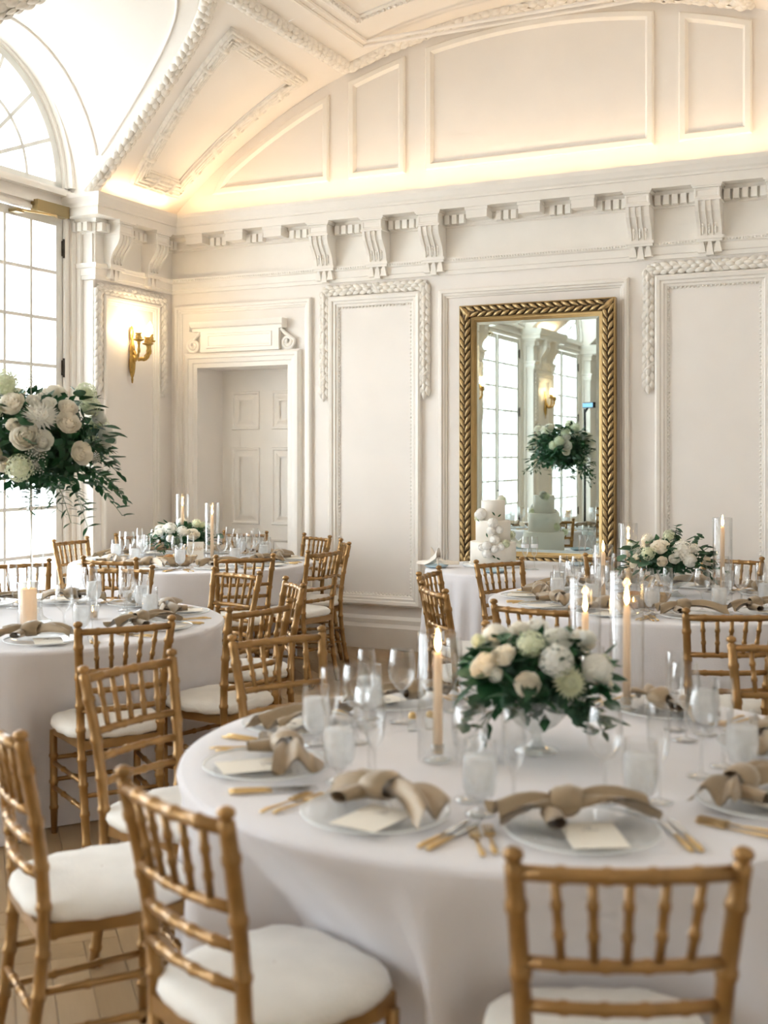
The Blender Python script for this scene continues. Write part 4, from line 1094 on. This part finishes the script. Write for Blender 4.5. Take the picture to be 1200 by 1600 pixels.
def arrangement(name, label, c, rx, rz_, flowers, nleaf, seed, sprigs=(), group='white flower arrangements', under=.35, lsc=1., ncore=600):
    """c centre, rx horizontal radius, rz_ height; flowers (kind, azimuth deg, elevation deg, radius factor, size)"""
    rg = random.Random(seed); e = empty(name, c); tag(e, label, 'flower arrangement', group)
    core = MB()
    for i in range(ncore):
        d = Vector((rg.gauss(0, 1), rg.gauss(0, 1), rg.gauss(0, 1))).normalized(); k = rg.uniform(.35, .8)
        p = Vector((d.x*rx*k, d.y*rx*k, d.z*rz_*k*(1 if d.z > 0 else under))); t = Vector((rg.uniform(-1, 1), rg.uniform(-1, 1), rg.uniform(-1, 1))).normalized(); s = t.cross(d).normalized(); L = .05*lsc; w = .016*lsc
        core.add([tuple(p), tuple(p+t*L*.5+s*w), tuple(p+t*L), tuple(p+t*L*.5-s*w)], [(0, 1, 2, 3)])
    o = obj('foliage', core, LEAF, e); o['kind'] = 'stuff'
    stems = MB()
    for i in range(14):
        a = i*.9; stems.tube([(0, 0, -rz_*.5), (rx*.4*cos(a), rx*.4*sin(a), rz_*.1)], .0022, 4)
    o = obj('stems', stems, STEM, e); o['kind'] = 'stuff'
    for kind, az, el, k, size in flowers:
        a, b = radians(az), radians(el); d = Vector((cos(b)*cos(a), cos(b)*sin(a), sin(b)))
        p = Vector((d.x*rx*k, d.y*rx*k, d.z*rz_*k)); nrm = Vector((d.x/rx, d.y/rx, d.z/rz_+.25/rz_)).normalized() if kind != 'stock' else Vector((d.x*.25, d.y*.25, 1)).normalized()
        m = frame_mx(p, Vector((-d.y, d.x, .13)), nrm) @ Matrix.Rotation(rg.uniform(0, 6), 4, 'Z') @ Matrix.Scale(size, 4)
        inst(FNAME[kind], FLW[kind], e, mx=m)
    for i in range(nleaf):
        z = rg.uniform(-.45, .85); a = rg.uniform(0, 2*pi); r = sqrt(1-z*z); d = Vector((r*cos(a), r*sin(a), z)); k = rg.uniform(.78, 1.02)
        p = Vector((d.x*rx*k, d.y*rx*k, d.z*rz_*k*(1 if z > 0 else under*2))); xd = d+Vector((rg.uniform(-.7, .7), rg.uniform(-.7, .7), rg.uniform(-.7, .4)))
        sc = rg.uniform(.8, 1.35)*lsc; inst('leaf', LEAVES[rg.choice((0, 0, 2, 2, 1, 3))], e, mx=frame_mx(p, xd, Vector((rg.uniform(-.6, .6), rg.uniform(-.6, .6), 1))) @ Matrix.Scale(sc, 4))
    for az, el, L, droop, rnd in sprigs:          # trailing sprigs: stem and paired leaves
        a, b = radians(az), radians(el); d = Vector((cos(b)*cos(a), cos(b)*sin(a), sin(b))); pts = []
        for i in range(9):
            u = i/8; pts.append(Vector((d.x*rx*.7, d.y*rx*.7, d.z*rz_*.7))+d*(L*u)+Vector((0, 0, -droop*u*u)))
        sst = obj('sprig_stem', MB().tube(pts, .0015, 4), STEM, e)
        for i in range(1, 9):
            t = (pts[i]-pts[i-1]).normalized(); s = t.cross(Vector((0, 0, 1))).normalized()
            for q in (-1, 1):
                inst('leaf', LEAVES[1 if rnd else 0], sst, mx=frame_mx(pts[i], t*.8+s*q*.9, Vector((0, 0, 1))+s*rg.uniform(-.8, .8)) @ Matrix.Scale(rg.uniform(.6, .85)*lsc, 4))
    return e
# azimuth helper: 295.8 deg points from an object back to the camera (world -F)
CAZ = -64.2
def faz(dx): return CAZ+dx
# tall bouquet
TV = (2.28, -4.20)
fl = []
def view_flower(kind, dx, dz, size, rx, rz_, k=1.):
    """place on the camera-side dome: dx,dz offsets (m) across the view"""
    sx = max(-.97, min(.97, dx/rx)); sz = max(-.5, min(.97, dz/rz_)); q = max(.0, 1-sx*sx-sz*sz)
    f = sqrt(q); d = Vector((sx*Rv.x-f*Fv.x, sx*Rv.y-f*Fv.y, sz)); 
    return (kind, math.degrees(atan2(d.y, d.x)), math.degrees(math.asin(max(-1, min(1, d.z/d.length)))), d.length*k, size)
S6 = 5.6/1839
for kind, px, py, r in (('rose', 49, 629, 17), ('rosew', -4, 650, 12), ('rose', 77, 678, 18), ('roseb', 131, 657, 16), ('rose', 148, 702, 15), ('rosew', 99, 684, 14), ('roseb', 57, 660, 9), ('roseb', 31, 703, 10), ('roseb', 25, 720, 9), ('roseb', 43, 718, 10), ('roseb', 128, 634, 13),
                        ('mum', 94, 643, 25), ('hydg', 36, 606, 19), ('hydg', 66, 724, 17), ('hydg', 4, 688, 15), ('ran', 19, 678, 14), ('stock', 70, 600, 18), ('lace', 90, 718, 14), ('lace', 92, 697, 15), ('hydg', 20, 640, 13), ('rosew', 80, 622, 9), ('rosew', 103, 626, 9), ('lace', 165, 710, 10), ('rosew', -20, 700, 15), ('hyd', -30, 640, 20), ('rose', -38, 675, 16), ('roseb', 0, 612, 12), ('mum', -45, 720, 18)):
    fl.append(view_flower(kind, (px-60)*S6, (690-py)*S6, r*S6*1.2, .36, .33, 1.1 if kind == 'stock' or py < 610 else .98))
rg = random.Random(31)
for i in range(22):                                # far side, seen in the mirror
    fl.append((rg.choice(('rose', 'rosew', 'hyd', 'hydg', 'mum', 'ran', 'rose')), CAZ+180+rg.uniform(-95, 95), rg.uniform(-5, 70), rg.uniform(.9, 1.0), rg.uniform(.035, .062)))
spr = [(CAZ+90+d, el, L, dr, r) for d, el, L, dr, r in ((-25, -20, .20, .02, 0), (-5, -28, .22, .04, 0), (-40, -35, .20, .05, 0), (8, -12, .14, .06, 0), (-15, -30, .26, .08, 0), (-70, -45, .14, .05, 0), (-85, -55, .07, .05, 1), (-30, -42, .18, .10, 0), (-58, -40, .17, .03, 0), (-10, 0, .10, .02, 0), (-50, -40, .22, .06, 0))]
spr += [(CAZ+180+d, -25, .18, .06, d % 2) for d in (-80, -40, 0, 40, 80, 100)]+[(CAZ-90, -25, .2, .06, 0), (CAZ-60, -35, .15, .06, 0), (CAZ+20, 70, .12, 0, 0)]
arrangement('tall_flower_arrangement', 'tall bouquet of cream roses, hydrangea and trailing greenery before the window', (TV[0], TV[1], 1.60), .36, .33, fl, 190, 41, spr, under=.75, lsc=1.3, ncore=1700)
tv = [(.001, 0), (.066, .0), (.067, .006), (.045, .012), (.026, .03), (.022, .06), (.024, .16), (.032, .32), (.046, .50), (.062, .62), (.078, .70), (.080, .702)]
tag(obj('trumpet_vase', MB().lathe(tv+[(.077, .70)], 28), VASEG, loc=(TV[0], TV[1], ZT+.001)), 'tall clear trumpet vase holding the tall bouquet', 'vase', 'clear glass vases')
# low compotes
def compote(c, label, r=.105, h=.155):
    p = [(.001, 0), (.058, .001), (.060, .006), (.030, .014), (.014, .028), (.013, .045), (.022, .056), (.055, .075), (.082, .105), (.097, .135), (.105, .150), (.108, .155)]
    k = r/.105; pts = [(a*k, b*h/.155) for a, b in p]
    tag(obj('footed_bowl', MB().lathe(pts+[(pts[-1][0]-.004, pts[-1][1]-.001)], 28, wob=lambda i, z: 1+(.02*(i % 2) if z > .06 else 0)), VASEG, loc=(c[0], c[1], ZT+.001)), label, 'bowl', 'footed glass flower bowls')
V1 = (5.197, -5.512); compote(V1, 'footed glass compote under the front flowers')
S1 = 3.1/1839; fl = []
for kind, px, py, r in (('rose', 745, 1025, 24), ('rose', 772, 1008, 20), ('hydg', 815, 990, 22), ('rosew', 860, 985, 24), ('hyd', 850, 1010, 26), ('mumg', 870, 1040, 30), ('ran', 915, 1030, 27), ('rosew', 915, 990, 16), ('roseb', 805, 1045, 20), ('roseb', 940, 1060, 13), ('hydg', 738, 995, 12), ('rosew', 760, 1035, 12), ('hydg', 955, 1030, 14)):
    fl.append(view_flower(kind, (px-832)*S1, (1050-py)*S1, r*S1, .19, .13, .98))
for i in range(9): fl.append((('rose', 'hyd', 'ran')[i % 3], CAZ+180+rg.uniform(-85, 85), rg.uniform(10, 60), .95, .036))
arrangement('low_flower_arrangement', 'low arrangement of white flowers in the front compote', (V1[0], V1[1], ZT+.205), .19, .13, fl, 110, 51, [(CAZ-80, -30, .09, .03, 1), (CAZ-60, -35, .08, .04, 0), (CAZ+75, -35, .08, .04, 0), (CAZ+50, -40, .07, .03, 1), (CAZ+30, 60, .06, 0, 0)], under=.95, lsc=1.1)
V4 = (4.80, -1.88); compote(V4, 'footed glass bowl under the mirror-side flowers', .105, .14)
S4 = 6.45/1839; fl = []
for kind, px, py, r in (('hyd', 1045, 865, 15), ('hydg', 993, 870, 10), ('rose', 1012, 860, 13), ('ran', 1055, 880, 11), ('roseb', 1012, 882, 8), ('rosew', 1030, 878, 8), ('hydg', 1034, 842, 9), ('hyd', 1066, 862, 8), ('rose', 1090, 883, 8), ('roseb', 974, 888, 7), ('roseb', 977, 877, 6), ('lace', 980, 866, 8)):
    fl.append(view_flower(kind, (px-1034)*S4, (885-py)*S4, r*S4*1.1, .235, .15, .97))
for i in range(9): fl.append((('rose', 'hyd', 'ran')[i % 3], CAZ+180+rg.uniform(-85, 85), rg.uniform(10, 60), .95, .04))
arrangement('low_flower_arrangement', 'low arrangement of white flowers beside the tallest mirror-side candle', (V4[0]-.05, V4[1], ZT+.20), .235, .15, fl, 120, 61, [(CAZ+85, -8, .16, .02, 0), (CAZ+70, -20, .12, .03, 0), (CAZ-85, -10, .1, .02, 0), (CAZ+30, 72, .10, 0, 1), (CAZ+55, 45, .1, 0, 1), (CAZ+65, 15, .1, 0, 1)], under=.5)
V3 = (1.00, -1.22); compote(V3, 'footed glass bowl under the doorside flowers', .10, .10)
S3 = 8.8/1839; fl = []
for kind, px, py, r in (('hyd', 270, 826, 9), ('hyd', 290, 830, 8), ('rose', 306, 836, 10), ('hydg', 308, 820, 7), ('rosew', 252, 833, 8), ('ran', 272, 841, 6), ('hydg', 318, 823, 6), ('rosew', 262, 825, 6), ('rosew', 245, 838, 5)):
    fl.append(view_flower(kind, (px-285)*S3, (843-py)*S3, r*S3*1.1, .25, .13, .97))
for i in range(8): fl.append((('rose', 'hyd', 'ran')[i % 3], CAZ+180+rg.uniform(-85, 85), rg.uniform(10, 60), .95, .042))
arrangement('low_flower_arrangement', 'low arrangement of white flowers behind the table number card', (V3[0], V3[1], ZT+.17), .25, .13, fl, 120, 71, [(CAZ-80, -5, .1, .03, 0), (CAZ-60, 10, .08, .03, 0), (CAZ-95, 5, .08, 0, 0), (CAZ+60, 35, .08, 0, 0), (CAZ-30, -20, .08, .03, 0)], under=.6)
# table number card
e = empty('table_number_card', (1.235, -1.415, ZT+.002), radians(25.82+4)); tag(e, 'white card on the doorside table reading Table 2', 'table card')
obj('card', MB().add([(-.062, 0, 0), (.062, 0, 0), (.062, .03, .155), (-.062, .03, .155), (-.062, .003, 0), (.062, .003, 0), (.062, .033, .155), (-.062, .033, .155)], [(0, 1, 2, 3), (5, 4, 7, 6), (3, 2, 6, 7), (0, 3, 7, 4), (1, 5, 6, 2), (0, 4, 5, 1)]), PAPER, e, smooth=False)
def text_mesh(s, size, m):
    cu = bpy.data.curves.new('lettering', 'FONT'); cu.body = s; cu.size = size; cu.shear = .35; cu.align_x = 'CENTER'; cu.align_y = 'CENTER'; cu.extrude = .0004; cu.offset = -.0004
    t = bpy.data.objects.new('lettering', cu); COL.objects.link(t); dg = bpy.context.evaluated_depsgraph_get()
    me = bpy.data.meshes.new_from_object(t.evaluated_get(dg)); bpy.data.objects.remove(t); me.materials.clear(); me.materials.append(m); return me
tilt = pi/2-math.atan2(.03, .155)
inst('lettering', text_mesh('Table', .042, GOLDINK), e, loc=(0, .0205-.001, .106), rot=(tilt, 0, 0))
inst('numeral', text_mesh('2', .05, GOLDINK), e, loc=(0, .0085-.001, .044), rot=(tilt, 0, 0))

# ================================================================== CAKE TABLE
ck = (3.25, -.64)
e = empty('wedding_cake', (ck[0], ck[1], ZT+.003)); tag(e, 'three-tier white wedding cake with cascading flowers', 'cake')
obj('cake_board', MB().lathe([(.001, 0), (.215, 0), (.218, .004), (.218, .016), (.214, .02), (.001, .02)], 48), CHINA, e)
z = .02
for r, hh in ((.163, .155), (.124, .150), (.085, .142)):
    obj('tier', MB().lathe([(.001, z), (r, z), (r, z+hh-.006), (r-.003, z+hh-.001), (r-.008, z+hh), (.001, z+hh)], 56), ICING, e)
    if z < .1:
        bd = MB()
        for i in range(80): a = 2*pi*i/80; bd.ball((r*1.01*cos(a), r*1.01*sin(a), z+.005), .006, .006, .006, 6, 4)
        o = obj('icing_beads', bd, ICING, e); o['kind'] = 'stuff'
    z += hh
SK = 8.4/1839
CAKEP = mat('white_cake_petal', (.95, .94, .90), .6, var=.03)
CFLW = {}
for kd_ in ('rose', 'rosew', 'roseb', 'ran', 'hydg', 'lace'):
    CFLW[kd_] = FLW['ran' if kd_ in ('rosew', 'roseb', 'rose') else kd_].copy()
    if kd_ != 'hydg': CFLW[kd_].materials[0] = CAKEP
def cake_r(zz): return .163 if zz < .175 else (.124 if zz < .325 else .085)
for kind, px, py, r in (('rosew', 755, 799, 9), ('rose', 749, 801, 7), ('rosew', 768, 812, 8), ('hydg', 744, 806, 7), ('rosew', 766, 823, 7), ('rosew', 777, 822, 6), ('rosew', 771, 838, 8), ('rosew', 759, 846, 7), ('ran', 770, 851, 6), ('rosew', 779, 848, 5), ('hydg', 786, 843, 6), ('rosew', 759, 858, 7), ('lace', 764, 868, 7), ('roseb', 752, 849, 5)):
    dx = (px-771)*SK; zz = (880-py)*SK+.0; rr = cake_r(zz); sx = max(-1., min(1., dx/rr)); f = sqrt(max(0, 1-sx*sx)); d = Vector((sx*Rv.x-f*Fv.x, sx*Rv.y-f*Fv.y, 0))
    p = d*(rr+.014)+Vector((0, 0, zz)); inst(FNAME[kind], CFLW[kind], e, mx=frame_mx(p, Vector((-d.y, d.x, .2)), d+Vector((0, 0, .25))) @ Matrix.Rotation(rg.uniform(0, 6), 4, 'Z') @ Matrix.Scale(r*SK*1.1, 4))
for px, py, a in ((776, 803, .6), (772, 801, 2.2), (748, 810, 2.8), (766, 860, -.8), (772, 864, -.5), (763, 853, 3.6), (760, 834, 2)):
    dx = (px-771)*SK; zz = (880-py)*SK; rr = cake_r(zz)+.02; sx = max(-1., min(1., dx/rr)); f = sqrt(max(0, 1-sx*sx)); d = Vector((sx*Rv.x-f*Fv.x, sx*Rv.y-f*Fv.y, 0)); tdir = Vector((Rv.x*cos(a), Rv.y*cos(a), sin(a)))
    inst('leaf', LEAVES[0], e, mx=frame_mx(d*rr+Vector((0, 0, zz)), tdir, d) @ Matrix.Scale(.55, 4))
# small posy on the mirror side of the cake
for az, zz, kd in ((60, .46, 'hydg'), (75, .47, 'rosew'), (20, .22, 'hydg'), (150, .33, 'hydg')):
    a = radians(az); rr = cake_r(zz)+.004; d = Vector((cos(a), sin(a), 0)); inst(FNAME[kd], FLW[kd], e, mx=frame_mx(d*rr+Vector((0, 0, zz)), (0, 0, 1), d) @ Matrix.Scale(.032, 4))
ci = (3.52, -.66)
for i, (c, lb) in enumerate((((3.545, -.80), 'champagne flute beside the cake, standing closer to it'), ((3.602, -.775), 'champagne flute beside the cake, the outer of the two'))):
    duo('toast_flute', (('glass', flu_me), ('band', MB().lathe([(.0272, .150), (.0276, .152), (.0276, .172), (.0268, .175)], 18).mesh('band', CHINA))), (c[0], c[1], ZT+.002), 0, lb, 'flute', 'toasting flutes on the cake table')
tag(obj('champagne_flute', MB(), GLASS) if False else one('champagne_flute', flu_me, (3.86, -.50, ZT+.002), 0, 'lone champagne flute by the mirror frame on the cake table', 'flute', 'toasting flutes on the cake table'), 'lone champagne flute by the mirror frame on the cake table', 'flute', 'toasting flutes on the cake table')
pl2 = MB().lathe([(.001, .004), (.05, .004), (.075, .012), (.085, .020), (.087, .019), (.076, .008), (.05, 0), (.001, 0)], 28).mesh('small_plate', BLUECH)
sp = (2.935, -.93)
one('small_plate', pl2, (sp[0], sp[1], ZT+.002), 0, 'pale blue dish under the satin shoes on the cake table', 'plate', 'pale blue dishes on the cake table')
one('small_plate', pl2, (3.42, -1.08, ZT+.002), 0, 'pale blue dish behind the chair before the cake', 'plate', 'pale blue dishes on the cake table')
one('small_plate', pl2, (3.80, -.36, ZT+.002), 0, 'pale blue dish against the mirror on the cake table', 'plate', 'pale blue dishes on the cake table')
def shoe_mesh():
    mb = MB(); rows = []
    for i in range(13):
        u = i/12; x = -.10+.20*u; w = .022+.016*sin(pi*min(1, u*1.05))*(.6+.5*u); base = .055*(1-min(1, u/.55))**1.5; top = base+.030+.035*(1-u)**2-.012*u
        rr = [(x, w*cos(a), base+(top-base)*max(0, sin(a))*(1 if u > .55 or u < .12 else .55+.45*abs(cos(a)))) for a in [pi*j/8 for j in range(9)]]
        rows.append(rr)
    mb.grid(rows); return mb
sm = shoe_mesh().mesh('upper', SHOE)
sole = MB()
rr = []
for i in range(13):
    u = i/12; x = -.10+.20*u; w = .022+.016*sin(pi*min(1, u*1.05))*(.6+.5*u); base = .055*(1-min(1, u/.55))**1.5
    rr.append([(x, -w, base), (x, w, base), (x, w, base-.004), (x, -w, base-.004)])
sole.grid(rr, closeu=True); solem = sole.mesh('sole', SHOE, False)
heelm = MB().tube([(-.09, 0, .05), (-.094, 0, 0)], [.013, .005], 8).mesh('heel', SHOE)
for (dx, dy, rz, lb) in ((-.05, -.02, 2.75, 'satin heeled shoe standing upright on the blue dish, heel outward'), (.045, .05, .25, 'satin heeled shoe lying across the blue dish, toe to the cake')):
    ee = empty('bridal_shoe', (sp[0]+dx, sp[1]+dy, ZT+.026), rz); tag(ee, lb, 'shoe', 'pair of satin shoes')
    inst('upper', sm, ee); inst('sole', solem, ee); inst('heel', heelm, ee)

# ================================================================== SMALL TABLE ITEMS
def shaker(c, lb):
    ee = empty('salt_shaker', (c[0], c[1], ZT+.002)); tag(ee, lb, 'shaker', 'small gold-topped shakers')
    obj('body', MB().lathe([(.001, 0), (.014, 0), (.015, .004), (.012, .030), (.010, .034)], 12), VASEG, ee); obj('cap', MB().lathe([(.011, .034), (.012, .036), (.011, .046), (.006, .052), (.001, .053)], 12), BRASS, ee)
shaker((4.80, -5.44), 'gold-topped shaker closer to the lone front taper'); shaker((4.838, -5.40), 'gold-topped shaker just beyond its twin by the front taper')
def bread_basket(c, rz, lb, rolls):
    ee = empty('bread_basket', (c[0], c[1], ZT+.002), rz); tag(ee, lb, 'basket', 'bread baskets')
    prof = [(.070, 0), (.092, .02), (.108, .045), (.115, .07)]
    mb = MB().lathe([(.001, .001)]+prof+[(a-.004, b) for a, b in prof[::-1]]+[(.001, .004)], 26); mb.v = [(x*1.25, y*.75, z) for x, y, z in mb.v]; obj('basket', mb, BASKET, ee)
    for i in range(3):
        rr = MB().lathe([(.094+.008*i, .022+.02*i), (.098+.008*i, .025+.02*i), (.094+.008*i, .028+.02*i)], 26); rr.v = [(x*1.25, y*.76, z) for x, y, z in rr.v]; obj('band', rr, BASKET, ee)
    for i, (x, y, z, s) in enumerate(((-.05, 0, .06, 1.), (.05, .01, .062, .9), (0, -.02, .075, .8))):
        p = Vector((x, y, 0)); p.rotate(Matrix.Rotation(rz, 3, 'Z'))
        b = MB().ball((0, 0, 0), .045*s, .032*s, .026*s, 14, 8); tag(obj('bread_roll', b, BREAD if i != 2 else ROLL, loc=(c[0]+p.x, c[1]+p.y, ZT+z), rot=(0, 0, rz+i)), rolls % ('first', 'second', 'third')[i], 'bread roll', 'bread rolls in the baskets')
    for i in range(2):
        a = rz+.5+i*.25; d = Vector((cos(a), sin(a), 0)); tag(obj('breadstick', MB().tube([tuple(Vector((0, 0, .03))+d*-.02), tuple(d*.09+Vector((0, 0, .13+.02*i)))], .006, 7), ROLL, loc=(c[0], c[1], ZT)), 'breadstick leaning out of the %s' % ('basket, '+('lower' if i == 0 else 'higher')+' one, '+lb.split(' ', 2)[2][:30].strip()), 'breadstick', 'breadsticks in the baskets')
bread_basket((4.75, -2.42), .5, 'bread basket before the mirror-side flowers', '%s bread roll in the basket before the mirror-side flowers')
bread_basket((1.22, -1.62), .7, 'bread basket before the doorside flowers', '%s bread roll in the basket before the doorside flowers')
e = empty('butter_dish', (2.66, -3.93, ZT+.002)); tag(e, 'small white dish of butter balls on the tall-bouquet table', 'dish')
obj('dish', MB().lathe([(.001, .004), (.05, .004), (.075, .012), (.085, .020), (.087, .019), (.076, .008), (.05, 0), (.001, 0)], 28), CHINA, e)
for i in range(5): tag(obj('butter_ball', MB().ball((0, 0, 0), .014, .014, .014, 10, 7), ROLL, loc=(2.66-.04+.02*i, -3.93+.008*(i % 2), ZT+.021)), 'pale butter ball in the row on the small white dish', 'butter', 'butter balls on the dish')
# photographer's stand seen at the mirror edge
e = empty('light_stand', (2.10, -5.78, 0), .6); tag(e, 'black stand with a small blue-lit screen seen at the mirror edge', 'stand')
obj('pole', MB().tube([(0, 0, .25), (0, 0, 2.12)], .014, 8), BLACKM, e)
for i in range(3):
    a = i*2*pi/3; obj('leg', MB().tube([(0, 0, .5), (.32*cos(a), .32*sin(a), 0)], .011, 8), BLACKM, e)
obj('arm', MB().tube([(0, 0, 2.08), (.10, 0, 2.18)], .014, 8), BLACKM, e)
sc = obj('screen', MB().box(-.02, .18, -.02, .02, 2.13, 2.20), BLACKM, e, smooth=False)
obj('display', MB().box(-.015, .175, .0202, .0215, 2.14, 2.19), BLUES, sc, smooth=False)
